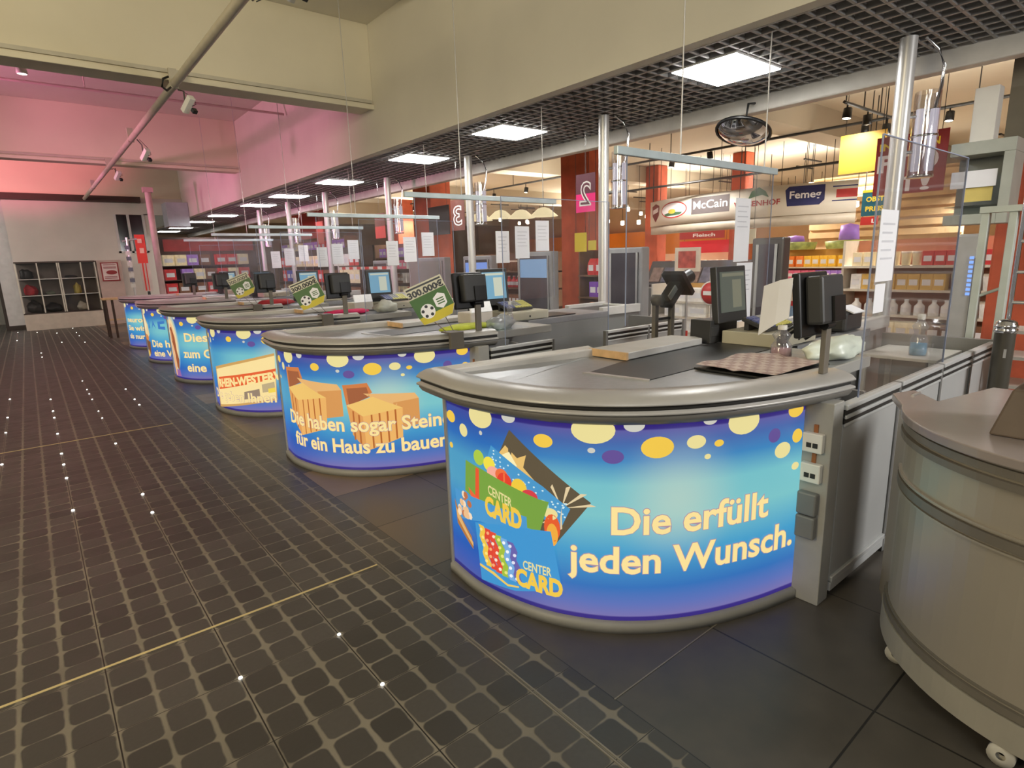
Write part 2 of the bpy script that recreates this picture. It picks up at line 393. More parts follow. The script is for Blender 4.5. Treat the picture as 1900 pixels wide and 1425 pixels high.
# ------------------------------------------------------------------ ceiling lights of the lanes
lp = lum('led_panel', (255, 252, 248), 34.0)
SP = [(4.8, 2.95), (4.78, 5.80), (4.78, 7.93), (4.8, 10.85), (4.75, 13.45), (4.76, 15.7), (4.75, 19.1), (4.72, 21.8), (4.75, 25.2), (4.75, 27.6)]
LL = ['square ceiling light panel nearest the camera, above the first counter', 'second square ceiling light panel from the camera', 'third square ceiling light panel from the camera', 'fourth square ceiling light panel, before the fainter row', 'fifth ceiling light panel along the lattice ceiling', 'sixth ceiling light panel along the lattice ceiling', 'seventh ceiling light panel, small in the distance', 'eighth ceiling light panel, small in the distance', 'second most distant ceiling light panel over the lanes', 'most distant ceiling light panel over the lanes']
t0 = thing('ceiling_light', LL[0], 'ceiling light', (4.8, 2.95, 2.98), 'light panels in the lattice ceiling')
m = MB(); m.box(4.8-.345, 2.95-.29, 2.978, 4.8+.345, 2.95+.29, 2.984); m.build('diffuser', lp, t0)
m = MB(); m.box(4.8-.35, 2.95-.295, 2.9845, 4.8+.35, 2.95+.295, 3.05); m.build('frame', mat('light_frame_white', (235, 235, 235), .4), t0); done()
for (x, y), l in list(zip(SP, LL))[1:]: dup(t0, (x, y, 2.98), l)

# ------------------------------------------------------------------ concourse ceiling fittings
m = MB(); m.tube([(1.57, -1, 3.46), (1.57, 20.3, 3.46)], .042, 8)
for y in (3.5, 7.6, 11, 14.1, 17.5): m.box(1.53, y, 3.42, 1.61, y+.04, 3.62)
one('cable_conduit', 'long pale conduit running under the concourse beams', 'conduit', m, mat('conduit_paint', (186, 178, 158), .5), (1.57, 9, 3.43))
for i, (x, y, z, l) in enumerate(((1.92, 4.85, 3.56, 'white camera cut off at the top edge of the picture'), (1.68, 7.6, 3.27, 'white camera under the nearest cream beam'),
                                  (1.68, 10.7, 3.20, 'white camera hanging on a rod between the two beams'), (1.68, 14.0, 3.30, 'white camera under the second pink lit beam'))):
    t = thing('security_camera', l, 'camera', (x, y, z), 'cameras on the conduit')
    m = MB(); m.obox((x, y, z), (.035, .10, .032), (-.7, 0, .4)); m.build('housing', white, t, .006)
    m = MB(); m.obox((x+.035, y-.085, z-.08), (.026, .022, .026), (-.7, 0, .4)); m.build('lens', black, t, .006)
    m = MB(); m.tube([(x-.02, y+.03, z+.02), (x-.02, y+.03, z+.14), (1.605, y+.03, 3.415)], .009, 6); m.build('bracket', mat('camera_bracket', (80, 74, 66)), t)
    m = MB(); m.tube([(x+.03, y-.03, z-.02), (x+.07, y-.04, z+.0), (x+.07, y, z+.07), (1.64, y+.05, 3.42)], .004, 6); m.build('cable', black, t); done()
m = MB(); m.tube([(1.50, 7.5, 3.50), (1.44, 7.45, 3.46), (1.42, 7.45, 3.38), (1.47, 7.5, 3.36), (1.52, 7.55, 3.41)], .012, 8); 
one('cable_bundle', 'black cable loops hanging where the conduit meets the nearest beam', 'cables', m, black, (1.57, 7.5, 3.4))
for i, (x, y, l) in enumerate(((.35, 9.7, 'small lit spotlight on the pink ceiling at left'), (.75, 15.8, 'small unlit spotlight beyond the second beam'))):
    t = thing('spotlight', l, 'spotlight', (x, y, 3.85)); m = MB(); m.lathe([(0, .06), (.05, .06), (.06, 0), (.05, -.01)], (x, y, 3.88), 16); m.tube([(x, y, 3.94), (x, y, 4.6)], .01, 6); m.build('housing', white, t)
    m = MB(); m.lathe([(.048, 0), (0, -.012)], (x, y, 3.875), 16); m.build('lamp', lum('spot_lamp', (255, 250, 245), 6.0 if i == 0 else 1), t); done()
m = MB(); m.tube([(-6, 11.1, 4.12), (3.98, 11.1, 4.12)], .02, 8); m.tube([(1.1, 11.1, 4.12), (1.1, 11.1, 4.6)], .008, 6)
one('sprinkler_pipe', 'thin pipe across the pink ceiling between two beams', 'pipe', m, mat('pink_pipe', (200, 180, 172)), (0, 11.1, 4.1))

# floor lights
FL = [(.771, 2.139), (.3855, 2.139), (.771, 1.7535), (.3855, 10.06), (.3855, 9.262), (.3855, 8.9), (.3855, 8.484), (.3855, 7.694), (.3855, 7.29), (.771, 8.888), (.771, 8.083), (.771, 7.702), (0, 8.889), (0, 8.089), (0, 7.705), (0, 6.89), (0, 6.086), (0, 5.717), (0, 5.31), (0, 4.529), (.3855, 6.092), (.3855, 4.524), (.3855, 4.124), (-.3855, 9.301), (-.3855, 8.105), (-.3855, 7.325), (-.3855, 6.091), (-.3855, 19.948), (-.3855, 17.533), (0, 19.43), (.3855, 20.3), (.3855, 18.724), (.771, 19.93), (.771, 18.411), (.771, 17.39), (.771, 15.67), (.3855, 16.142), (1.15, 20.3), (0, 14.312), (0, 13.586)]
fm = lum('floor_led', (255, 252, 246), 7.0)
for i, (x, y) in enumerate(FL):
    if i == 0:
        m = MB(); m.lathe([(.0001, .005), (.006, .0045), (.0075, .001)], (x, y, 0), 12)
        f0 = one('floor_light', 'tiny white floor light set at a joint of the dark cobble floor', 'floor light', m, fm, (x, y, 0), 'floor lights in the concourse')
    else:
        c = f0.copy(); COL.objects.link(c); c.location = (x, y, 0)
        if i > 8: c.scale = (1.25, 2.2, 1)
#PART3
# ------------------------------------------------------------------ checkout counters
PTS = [(1.425, 2.256), (1.405, 1.98), (1.462, 1.69), (1.575, 1.475), (1.733, 1.315), (1.937, 1.192), (2.18, 1.102), (2.405, 1.048)]
def catmull(P, n=8):
    P = [Vector(p) for p in P]; P = [2*P[0]-P[1]]+P+[2*P[-1]-P[-2]]; out = []
    for i in range(1, len(P)-2):
        a, b, c, d = P[i-1:i+3]
        for j in range(n):
            t = j/n; out.append(.5*((2*b)+(c-a)*t+(2*a-5*b+4*c-d)*t*t+(3*b-a-3*c+d)*t**3))
    out.append(P[-2]); return out
CV = catmull(PTS)
SL = [0]
for a, b in zip(CV, CV[1:]): SL.append(SL[-1]+(b-a).length)
SMAX = SL[-1]
def on(s, off=0):
    s = max(0, min(SMAX, s)); i = 0
    while i < len(SL)-2 and SL[i+1] < s: i += 1
    t = (s-SL[i])/(SL[i+1]-SL[i]); p = CV[i].lerp(CV[i+1], t)
    def tan(k): return (CV[min(k+1, len(CV)-1)]-CV[max(k-1, 0)]).normalized()
    d = tan(i).lerp(tan(i+1), t).normalized()
    return p+Vector((d.y, -d.x))*off
def P(off):
    def f(u, v): q = on(u, off); return (q.x, q.y, v)
    return f

def lightbox_mat(name, stops):
    m = bpy.data.materials.new(name); m.use_nodes = True; nt = m.node_tree; N = nt.nodes; L = nt.links; b = N['Principled BSDF']
    tc = N.new('ShaderNodeTexCoord'); sp = N.new('ShaderNodeSeparateXYZ'); L.new(tc.outputs['Object'], sp.inputs[0])
    mr = N.new('ShaderNodeMapRange'); mr.inputs[1].default_value = .045; mr.inputs[2].default_value = .88; L.new(sp.outputs[2], mr.inputs[0])
    rp = N.new('ShaderNodeValToRGB'); e = rp.color_ramp.elements
    while len(e) < len(stops): e.new(.5)
    for q, (p, c) in zip(e, stops): q.position = p; q.color = lin(c)+(1,)
    L.new(mr.outputs[0], rp.inputs[0])
    su = N.new('ShaderNodeMath'); su.operation = 'SUBTRACT'; L.new(sp.outputs[0], su.inputs[0]); L.new(sp.outputs[1], su.inputs[1])
    m2 = N.new('ShaderNodeMapRange'); m2.inputs[1].default_value = -1.23; m2.inputs[2].default_value = -.55; m2.interpolation_type = 'SMOOTHSTEP'; L.new(su.outputs[0], m2.inputs[0])
    mx = N.new('ShaderNodeMix'); mx.data_type = 'RGBA'; mx.blend_type = 'MULTIPLY'
    iv = N.new('ShaderNodeMath'); iv.operation = 'MULTIPLY_ADD'; iv.inputs[1].default_value = -1; iv.inputs[2].default_value = 1; L.new(m2.outputs[0], iv.inputs[0])
    L.new(iv.outputs[0], mx.inputs[0]); L.new(rp.outputs[0], mx.inputs[6]); mx.inputs[7].default_value = (.36, .62, .93, 1)
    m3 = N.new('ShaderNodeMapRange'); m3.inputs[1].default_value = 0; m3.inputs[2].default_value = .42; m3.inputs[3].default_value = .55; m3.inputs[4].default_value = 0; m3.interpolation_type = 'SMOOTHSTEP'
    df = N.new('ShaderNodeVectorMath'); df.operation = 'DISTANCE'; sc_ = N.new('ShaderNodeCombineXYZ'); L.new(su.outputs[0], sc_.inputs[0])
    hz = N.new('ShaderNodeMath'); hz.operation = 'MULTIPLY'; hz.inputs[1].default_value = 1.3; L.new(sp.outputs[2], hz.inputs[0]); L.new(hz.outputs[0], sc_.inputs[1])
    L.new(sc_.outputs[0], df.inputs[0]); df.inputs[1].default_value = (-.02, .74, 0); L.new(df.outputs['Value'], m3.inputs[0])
    mg = N.new('ShaderNodeMix'); mg.data_type = 'RGBA'; L.new(m3.outputs[0], mg.inputs[0]); L.new(mx.outputs[2], mg.inputs[6]); mg.inputs[7].default_value = lin((200, 212, 190))+(1,)  # pale centre: backlight hot spot plus a reflection painted into the colour
    L.new(mg.outputs[2], b.inputs['Emission Color']); b.inputs['Emission Strength'].default_value = 1.0
    b.inputs['Base Color'].default_value = (.02, .02, .03, 1); b.inputs['Roughness'].default_value = .3; b.inputs['Specular IOR Level'].default_value = .3
    return m
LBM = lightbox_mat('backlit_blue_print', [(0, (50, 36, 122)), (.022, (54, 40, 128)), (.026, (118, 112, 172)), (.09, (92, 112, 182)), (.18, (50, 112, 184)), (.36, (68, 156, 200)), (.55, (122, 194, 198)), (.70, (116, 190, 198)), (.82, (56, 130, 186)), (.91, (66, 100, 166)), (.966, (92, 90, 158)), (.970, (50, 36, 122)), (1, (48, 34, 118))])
LET = lum('cream_backlit_letters', (250, 224, 152)); LETO = lum('mauve_letter_edge', (170, 140, 160))
D1 = lum('print_yellow', (240, 198, 72)); D2 = lum('print_cream', (232, 218, 150)); D3 = lum('print_purple', (96, 76, 146)); D4 = lum('print_white', (202, 200, 188))

BX, BY = 2.2, 1.6                         # plan position of the counter's own base point, for the nearest counter
LANE = [0, 2.40, 4.70, 7.06, 9.34, 11.72]
LLAB = ['nearest checkout counter, with the gift card picture and the grey network sockets', 'second checkout counter from the camera, with the wooden crates picture', 'third checkout counter from the camera, with the newspaper picture',
        'fourth checkout counter from the camera, with a long haired figure printed at its left edge', 'fifth checkout counter from the camera, with the pale cone and fruit picture', 'most distant checkout counter, with three short lines of white text']

def build_counter():
    t = thing('checkout_counter', LLAB[0], 'checkout counter', (BX, BY, 0), 'checkout counters in a row')
    cv = [on(SMAX*i/40) for i in range(41)]
    inner = [on(SMAX*i/40, -.012) for i in range(41)]
    m = MB(); m.prism([(p.x, p.y) for p in inner]+[(2.5, 1.05), (2.78, 1.05), (2.78, 1.56), (4.5, 1.56), (4.5, 1.66), (5.1, 1.66), (5.1, 2.2), (1.44, 2.25)], .01, .90)
    m.build('body', greyd, t)
    us = [CUT*i for i in range(int(SMAX/CUT)+1)]+[SMAX]; lb = MB(); n = len(us)-1
    vs = [(on(u).x, on(u).y, z) for u in us for z in (.045, .3, .6, .885)]
    lb.add(vs, [(i*4+j, i*4+j+1, i*4+j+5, i*4+j+4) for i in range(n) for j in range(3)], True)
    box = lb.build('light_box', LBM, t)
    m = MB(); m.sweep([on(SMAX*i/40) for i in range(41)], [(-.01, .0), (.022, .0), (.022, .038), (.004, .046), (-.01, .046)]); m.build('kick_strip', mat('kick_strip_grey', (142, 141, 136), .5), t)
    m = MB(); m.tube([(1.423, 2.258, .02), (1.423, 2.258, .885)], .012, 8); m.build('edge_trim', alu, t)
    # bumper rim round the front
    path = [Vector((1.44, 2.375)), Vector((1.432, 2.32))]+cv+[Vector((2.50, 1.033)), Vector((2.60, 1.02))]
    prof = [(-.07, .985), (-.062, 1.0), (-.01, 1.003), (.04, .998), (.072, .986), (.088, .972), (.088, .966), (.062, .962), (.062, .945), (.088, .941), (.090, .932), (.07, .928)]
    m = MB(); m.sweep(path, prof); m.build('bumper', rimm, t)
    m = MB(); m.sweep(path, [(.060, .9625), (.068, .962), (.068, .9455), (.060, .945)], False)
    m2 = MB(); m2.sweep(path, [(-.05, .93), (.076, .930), (.077, .918), (.062, .898), (.038, .884), (.012, .877), (-.05, .877)]); m2.build('skirt', skirtm, t); m.build('groove', dark, t)
    # tray and ledges
    ins = [on(SMAX*i/24, -.06) for i in range(25)]
    m = MB(); A = [(p.x, p.y, .985) for p in ins]; B = [(on(SMAX*i/24, -.095).x, on(SMAX*i/24, -.095).y, .957) for i in range(25)]
    m.add(A+B, [(i, i+1, 26+i, 25+i) for i in range(24)], True)
    m.add([(p[0], p[1], p[2]) for p in B]+[(2.62, 1.14, .957), (3.12, 1.14, .957), (3.12, 1.56, .957), (3.45, 1.56, .957), (3.45, 2.2, .957), (2.45, 2.22, .957), (1.60, 2.0, .957)], [tuple(range(32))])
    m.add([(1.46, 2.29, .978), (2.45, 2.24, .962), (2.45, 2.22, .957), (1.60, 2.0, .957), (1.585, 2.1, .957)], [(0, 1, 2, 3, 4)])
    m.build('tray', steel, t)
    m = MB(); m.prism([(2.50, 1.13), (3.3, 1.13), (3.3, 1.555), (2.78, 1.555), (2.5, 1.3)], .90, .9565); m.build('packing_shelf', grey, t, .004)
    m = MB(); m.prism([(1.44, 2.385), (1.455, 2.285), (2.38, 2.19), (2.44, 2.30)], .945, 1.0); m.build('ledge', mat('ledge_white', (196, 194, 190), .45), t, .008)
    m = MB(); m.prism([(2.372, 1.955), (3.08, 1.975), (3.12, 2.05), (3.08, 2.2), (2.372, 2.22)], .962, 1.0); gl = m.build('guide_ledge', mat('ledge_white', (196, 194, 190)), t, .005)
    m = MB(); m.box(2.355, 1.953, .962, 2.372, 2.222, 1.001); m.build('end_cap', woodm, gl, 0, None, 'pale wooden end of the ledge')
    m = MB(); m.prism([(2.0, 1.885), (2.055, 1.57), (3.2, 1.60), (3.2, 1.955), (2.36, 1.965)], .957, .9605); bl = m.build('conveyor_belt', belt, t)
    m = MB(); m.prism([(1.972, 1.90), (2.03, 1.555), (2.055, 1.57), (2.0, 1.885)], .957, .963); m.build('belt_strip', alu, bl)
    # cashier bench, scanner and feed belt
    m = MB(); m.box(3.42, 1.56, .90, 4.5, 2.2, .953); m.build('scanner_bench', steel, t, .004)
    m = MB(); m.box(3.72, 1.62, .955, 4.08, 1.95, .962); m.build('scanner_glass', black, t)
    m = MB(); m.box(4.5, 1.64, .90, 5.1, 1.70, .985); m.box(4.5, 2.14, .90, 5.1, 2.2, .985); m.box(5.04, 1.70, .90, 5.1, 2.14, .97); m.build('feed_rim', mat('feed_rim_white', (200, 198, 194), .4), t, .006)
    m = MB(); m.box(4.5, 1.70, .90, 5.04, 2.14, .95); m.build('feed_belt', belt, t)
    # corner pillar with sockets
    m = MB(); m.box(2.405, .935, 0, 2.50, 1.052, .895); m.build('corner_pillar', mat('pillar_grey', (160, 159, 154), .4), t, .004)
    for k, z in enumerate((.685, .555)):
        m = MB(); m.box(2.375, .958, z, 2.405, 1.038, z+.082); sk = m.build('network_socket', white, t, .005, None, 'white network socket on the corner pillar')
        m = MB()
        for yy in ((.975, .995), (1.0, 1.02)): m.box(2.3735, yy[0], z+.022, 2.376, yy[1], z+.042)
        m.build('port', dark, sk)
    m = MB(); m.box(2.398, .988, .63, 2.405, 1.004, .80); m.build('cable_strip', mat('orange_brown_cable', (150, 92, 48), .6), t)
    for k, z in enumerate((.41, .305)):
        m = MB(); m.box(2.37, .962, z, 2.405, 1.042, z+.10); m.build('power_socket', mat('socket_grey', (118, 118, 116), .4), t, .008, None, 'grey flap power socket below the white sockets')
    # lane side panels
    xs = [2.50, 3.13, 3.76, 4.33, 4.85]
    for i in range(4):
        x0, x1 = xs[i]+.012, xs[i+1]-.012
        m = MB(); m.box(x0, .937, .10, x1, .957, .80); sp = m.build('side_panel', mat('panel_grey', (168, 169, 168), .42, 0, .03, 4), t, .003)
        m = MB(); m.box(x0, .925, .850, x1, .965, .873); m.box(x0, .926, .812, x1, .962, .828); m.box(x0, .93, .778, x1, .938, .792); m.build('top_rail', mat('rail_pale_grey', (196, 198, 198), .35, .2, .03), sp, .004)
        m = MB(); m.box(x0, .934, .79, x1, .96, .852); m.build('rail_groove', dark, sp)
        m = MB(); m.box(x0, .925, .075, x1, .96, .10); m.box(x0, .93, .03, x1, .958, .07); m.build('bottom_rail', mat('rail_pale_grey', (196, 198, 198)), sp, .003)
    for x in xs[1:]:
        m = MB(); m.box(x-.014, .93, 0, x+.014, .965, .873); m.build('panel_post', mat('post_grey', (110, 110, 108), .4), t, .003)
    m = MB(); m.box(2.78, .965, .02, 2.80, 1.05, .88); m.build('end_board', greyd, t)
    m = MB(); m.box(4.85, .93, .0, 4.9, 1.6, .88); m.build('end_board', greyd, t)
    done(); return t, box

ctr0, box0 = build_counter()
CTR = [ctr0]
for k in range(1, 6): CTR.append(dup(ctr0, (BX, BY+LANE[k], 0), LLAB[k]))
for r in CTR[1:]:
    pn = sorted([c for c in r.children if c.name.startswith('side_panel')], key=lambda c: sum((v.co.x for v in c.data.vertices), 0)/len(c.data.vertices))
    for ch in list(pn[1].children): bpy.data.objects.remove(ch)
    bpy.data.objects.remove(pn[1])
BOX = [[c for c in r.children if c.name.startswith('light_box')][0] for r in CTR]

def art(k, name, mb, mats):                 # print laid on the light box of counter k (coordinates of the nearest one)
    global OFF
    OFF = Vector((BX, BY, 0)); o = mb.build(name, mats, BOX[k]); OFF = Vector((0, 0, 0)); return o
DOTS = [(.294, .846, .075, .052, 2), (.164, .756, .035, .03, 2), (.048, .796, .04, .028, 1), (.037, .655, .016, .014, 1), (.297, .772, .01, .01, 4), (.46, .868, .035, .024, 4), (.623, .792, .042, .028, 1), (.825, .852, .085, .055, 2), (.819, .77, .015, .011, 4), (.901, .747, .042, .028, 3), (1.07, .782, .064, .043, 1), (.98, .872, .04, .026, 4), (1.225, .793, .04, .027, 2), (1.323, .778, .021, .014, 1), (1.275, .729, .014, .011, 2), (1.28, .876, .03, .02, 4), (1.436, .853, .075, .054, 2), (1.598, .771, .033, .03, 3), (1.651, .70, .046, .034, 2), (1.734, .748, .03, .03, 1), (1.735, .616, .022, .017, 2), (1.715, .862, .045, .032, 1)]
for k in range(6):
    m = MB()
    for u, v, a, b, c in DOTS:
        m.m = c-1; pts = ell(u, v, a, b, 22, .0)
        pts = [(min(SMAX-.003, max(.003, x)), min(.878, y)) for x, y in pts]
        poly_on(m, pts, P(.0012), .03)
    art(k, 'printed_dots', m, [D1, D2, D3, D4])
def words(k, lines, outline=True):
    m = MB()
    for body, u0, u1, v0, cap in lines:
        if outline: m.m = 1; put_text(m, body, u0, u1, v0, cap, P(.0055), .038, .03)
        m.m = 0; put_text(m, body, u0, u1, v0, cap, P(.0065), .022, .03)
    art(k, 'lettering', m, [LET, LETO])
words(0, [('Die erfüllt', .90, 1.58, .430, .118), ('jeden Wunsch.', .73, 1.738, .262, .118)])
words(1, [('Die haben sogar Steine', .245, 1.60, .336, .105), ('für ein Haus zu bauen.', .30, 1.60, .175, .105)])
words(2, [('Die geben Ihnen', .18, 1.09, .150, .10)])
words(3, [('Dieser', .66, 1.20, .560, .115), ('zum Glas', .60, 1.22, .345, .115), ('eine', .64, .94, .16, .115)])
words(4, [('Die h', .50, .90, .265, .115), ('eine W', .52, 1.0, .115, .105)])
words(5, [('neuro', .37, .86, .52, .10), ('Sie wis', .37, .90, .36, .10), ('als nur', .37, .86, .20, .10)])
def pcol(*c): return lum('print_%d_%d_%d' % c, c)
def shapes(k, name, L, off=.0018):
    mats = []; m = MB()
    for i, (c, pts) in enumerate(L):
        mt = pcol(*c)
        if mt not in mats: mats.append(mt)
        m.m = mats.index(mt); pts = [(min(SMAX-.004, max(.004, x)), y) for x, y in pts]
        poly_on(m, pts, P(off+.00008*i), .03)
    return art(k, name, m, mats)
# nearest counter: gift cards
L = [((92, 80, 60), [(.464, .816), (.818, .554), (.664, .348), (.50, .47), (.328, .56)]),
     ((232, 190, 110), [(.40, .70), (.44, .745), (.50, .70), (.545, .72), (.53, .665), (.58, .62), (.56, .565), (.47, .63)]), ((250, 236, 180), [(.42, .70), (.46, .72), (.50, .665), (.46, .65)])]
for a in range(9): L.append(((226, 204, 160), [(.70, .52), (.70+.14*math.cos(.2+a*.55), .52+.10*math.sin(.2+a*.55)), (.70+.12*math.cos(.32+a*.55), .52+.09*math.sin(.32+a*.55))]))
L += [((70, 150, 200), [(.33, .66), (.36, .73), (.62, .60), (.735, .52), (.69, .42), (.44, .56)])]
for i in range(60):
    u, v = random.uniform(.34, .72), 0; v = .70-(u-.34)*.5+random.uniform(-.07, .03)
    L.append(((206, 232, 236), ell(u, v, .005, .004, 6)))
shapes(0, 'printed_wrapping', L)
L = [(c, ell(u, v, a, b, 16)) for c, u, v, a, b in (((170, 200, 70), .285, .66, .035, .035), ((240, 220, 70), .35, .645, .035, .033), ((245, 170, 150), .375, .61, .04, .03), ((236, 110, 60), .42, .61, .035, .03), ((226, 60, 40), .435, .585, .04, .04), ((240, 200, 60), .51, .57, .04, .045), ((214, 60, 70), .56, .545, .04, .032), ((190, 60, 130), .565, .515, .035, .03), ((180, 220, 200), .62, .515, .03, .03), ((236, 220, 150), .655, .49, .03, .025), ((230, 90, 40), .66, .43, .035, .06), ((240, 170, 60), .66, .40, .025, .05))]
L += [((118, 160, 62), [(.186, .625), (.30, .612), (.60, .545), (.648, .54), (.605, .40), (.35, .43), (.17, .475)]),
      ((232, 84, 46), [(.262, .61), (.285, .607), (.278, .46), (.25, .463)]), ((236, 96, 56), [(.20, .50), (.26, .47), (.32, .455), (.275, .445), (.22, .455)]), ((228, 70, 40), [(.24, .465), (.36, .425), (.60, .385), (.56, .372), (.33, .41)])]
shapes(0, 'printed_gift_card', L, .0082)
L = [((72, 150, 204), [(.07, .455), (.30, .465), (.545, .455), (.548, .375), (.28, .36), (.085, .31)]), ((176, 116, 60), [(.06, .40), (.11, .33), (.21, .26), (.22, .20), (.08, .28)]), ((226, 176, 110), [(.07, .36), (.14, .30), (.22, .235), (.22, .215), (.08, .31)])]
for i in range(16): L.append((random.choice([(236, 190, 140), (190, 110, 70), (246, 220, 190)]), ell(.155+random.uniform(-.05, .05), .40+random.uniform(-.055, .055), .02, .018, 7)))
L += [((60, 148, 206), [(.245, .345), (.45, .395), (.655, .415), (.70, .165), (.48, .095), (.275, .075)])]
for j, c in enumerate(((240, 196, 70), (222, 66, 48), (226, 72, 50), (160, 190, 60), (120, 170, 220), (104, 96, 168))):
    u = .272+j*.036; N_ = 10; lft = []; rgt = []
    for q in range(N_+1):
        z = .345-.005*j-q*.0185; wv = .008*math.sin(q*1.5+j)+.004*q
        lft.append((u+wv-.004, z)); rgt.append((u+wv+.030, z))
    L.append((c, lft+rgt[::-1]))
    for q in range(5): L.append((((250, 226, 130), (246, 170, 120), (250, 226, 200), (232, 230, 120), (240, 244, 250), (226, 226, 240))[j], ell(u+.014+.004*(2*q)+.008*math.sin(2*q*1.5+j), .325-.005*j-q*.036, .010, .008, 7, .5)))
L += [((240, 200, 90), [(.27, .155), (.36, .145), (.44, .115), (.50, .125), (.50, .118), (.44, .105), (.35, .132), (.27, .143)])]
shapes(0, 'printed_folder', L, .0102)
m = MB(); m.m = 0
def sk(u0, v0, dv): return lambda u, v: P(.0148)(u, v+dv*(u-u0))
put_text(m, 'CENTER', .345, .475, .513, .042, sk(.345, .5, -.25), .02, .03); put_text(m, 'CENTER', .525, .655, .218, .04, sk(.525, .2, -.02), .02, .03)
m.m = 1; put_text(m, 'CARD', .325, .52, .415, .085, sk(.325, .4, -.10), .05, .03); put_text(m, 'CARD', .49, .70, .135, .078, sk(.49, .1, -.02), .05, .03)
art(0, 'card_lettering', m, [D2, D1])
# second counter: slatted wooden crates
def crate(u, w, top, bot, back):
    L = [((206, 122, 66), [(u, top+.18*back), (u+.34*w, top+.2*back), (u+.4*w, top+.08), (u+.02, top-.01)]), ((160, 92, 56), [(u+.03, top+.15*back), (u+.33*w, top+.16*back), (u+.36*w, top+.05), (u+.04, top-.01)]),
         ((230, 178, 112), [(u+.28*w, top+.10*back), (u+.95*w, top+.06), (u+w, top+.02), (u+.7*w, top-.02), (u+.5*w, top-.0)]), ((214, 150, 84), [(u+.66*w, top+.0), (u+w, top+.02), (u+w, top-.17), (u+.68*w, top-.20)]),
         ((238, 194, 108), [(u+.02, top-.01), (u+.40*w, top+.05), (u+.78*w, top-.04), (u+.25*w, top-.09)]), ((222, 156, 86), [(u+.02, top-.01), (u+.25*w, top-.09), (u+.27*w, bot), (u+.05, bot+.12)]), ((236, 178, 100), [(u+.25*w, top-.09), (u+.78*w, top-.04), (u+.76*w, bot+.09), (u+.27*w, bot)])]
    for q in range(1, 5): x = u+.25*w+q*.105*w; L.append(((178, 100, 44), [(x, top-.09+.01*q), (x+.012, top-.088+.01*q), (x+.012, bot+.02*q), (x, bot+.02*q)]))
    for q in range(1, 3): x = u+.02+q*.075*w; L.append(((180, 102, 46), [(x, top-.02-.028*q), (x+.012, top-.024-.028*q), (x+.012, bot+.11-.03*q), (x, bot+.115-.03*q)]))
    return L
shapes(1, 'printed_crates', crate(.235, .60, .615, .255, .8)+crate(.845, .53, .535, .19, .75), .0018)
# third counter: newspaper
shapes(2, 'printed_newspaper', [((206, 160, 92), [(.262, .482), (1.12, .65), (1.10, .17), (.24, .04)]), ((248, 222, 156), [(.28, .455), (1.12, .625), (1.12, .60), (1.09, .19), (.27, .07)]), ((228, 96, 50), [(.316, .376), (1.12, .494), (1.10, .39), (.296, .24)]), ((150, 130, 110), [(.75, .255), (.93, .29), (.93, .20), (.74, .175)]), ((190, 170, 130), [(.96, .335), (1.09, .36), (1.09, .27), (.96, .25)]), ((240, 210, 80), [(1.02, .29), (1.09, .30), (1.09, .255), (1.02, .245)])], .0018)
m = MB(); put_text(m, 'RHEIN-WESTERWALD', .33, 1.42, .272, .085, lambda u, v: P(.0045)(u, v+.14*(u-.33)), .05, .03); art(2, 'newspaper_lettering', m, LET)
# fourth: figure with long hair
L = []
for i, (c, s) in enumerate((((150, 180, 190), 1.0), ((200, 200, 170), .88), ((240, 214, 160), .76), ((238, 190, 140), .62))): L.append((c, ell(.30, .52, .20*s, .40*s+.02, 26)))
L += [((156, 84, 50), [(.22, .72), (.32, .74), (.39, .60), (.40, .42), (.44, .30), (.40, .14), (.34, .20), (.33, .4), (.27, .55)]), ((206, 140, 96), [(.24, .70), (.29, .68), (.30, .56), (.25, .50)]), ((228, 176, 130), [(.19, .50), (.27, .52), (.31, .36), (.33, .10), (.25, .06), (.2, .2)]), ((150, 100, 160), [(.31, .16), (.42, .16), (.44, .07), (.30, .06)])]
L = [(c, [(u, max(.055, v)) for u, v in p]) for c, p in L]
shapes(3, 'printed_figure', L, .0018)
shapes(4, 'printed_cone', [((226, 200, 150), [(.03, .52), (.10, .78), (.26, .82), (.40, .62), (.42, .46), (.25, .33)]), ((240, 220, 176), [(.12, .75), (.24, .78), (.36, .62), (.22, .45)]), ((214, 130, 60), ell(.24, .40, .13, .06, 16)), ((120, 80, 50), [(.12, .38), (.42, .34), (.36, .12), (.2, .16)]), ((230, 190, 80), ell(.24, .14, .08, .06, 12)), ((60, 120, 190), [(.44, .56), (.47, .70), (.49, .70), (.49, .57)]), ((60, 120, 190), [(.55, .56), (.61, .70), (.67, .56), (.61, .63)]), ((60, 120, 190), [(.72, .56), (.72, .68), (.86, .69), (.86, .65), (.77, .64), (.77, .60), (.86, .60), (.86, .55)])], .0018)
#PART4
# ------------------------------------------------------------------ lane equipment
ORD = ['nearest', 'second', 'third', 'fourth', 'fifth', 'most distant']
def lanes(root, fmt, ks=range(1, 6), skip=()):
    for k in ks:
        if k in skip: continue
        l = root.location; dup(root, (l.x, l.y+LANE[k], l.z), fmt % ORD[k])
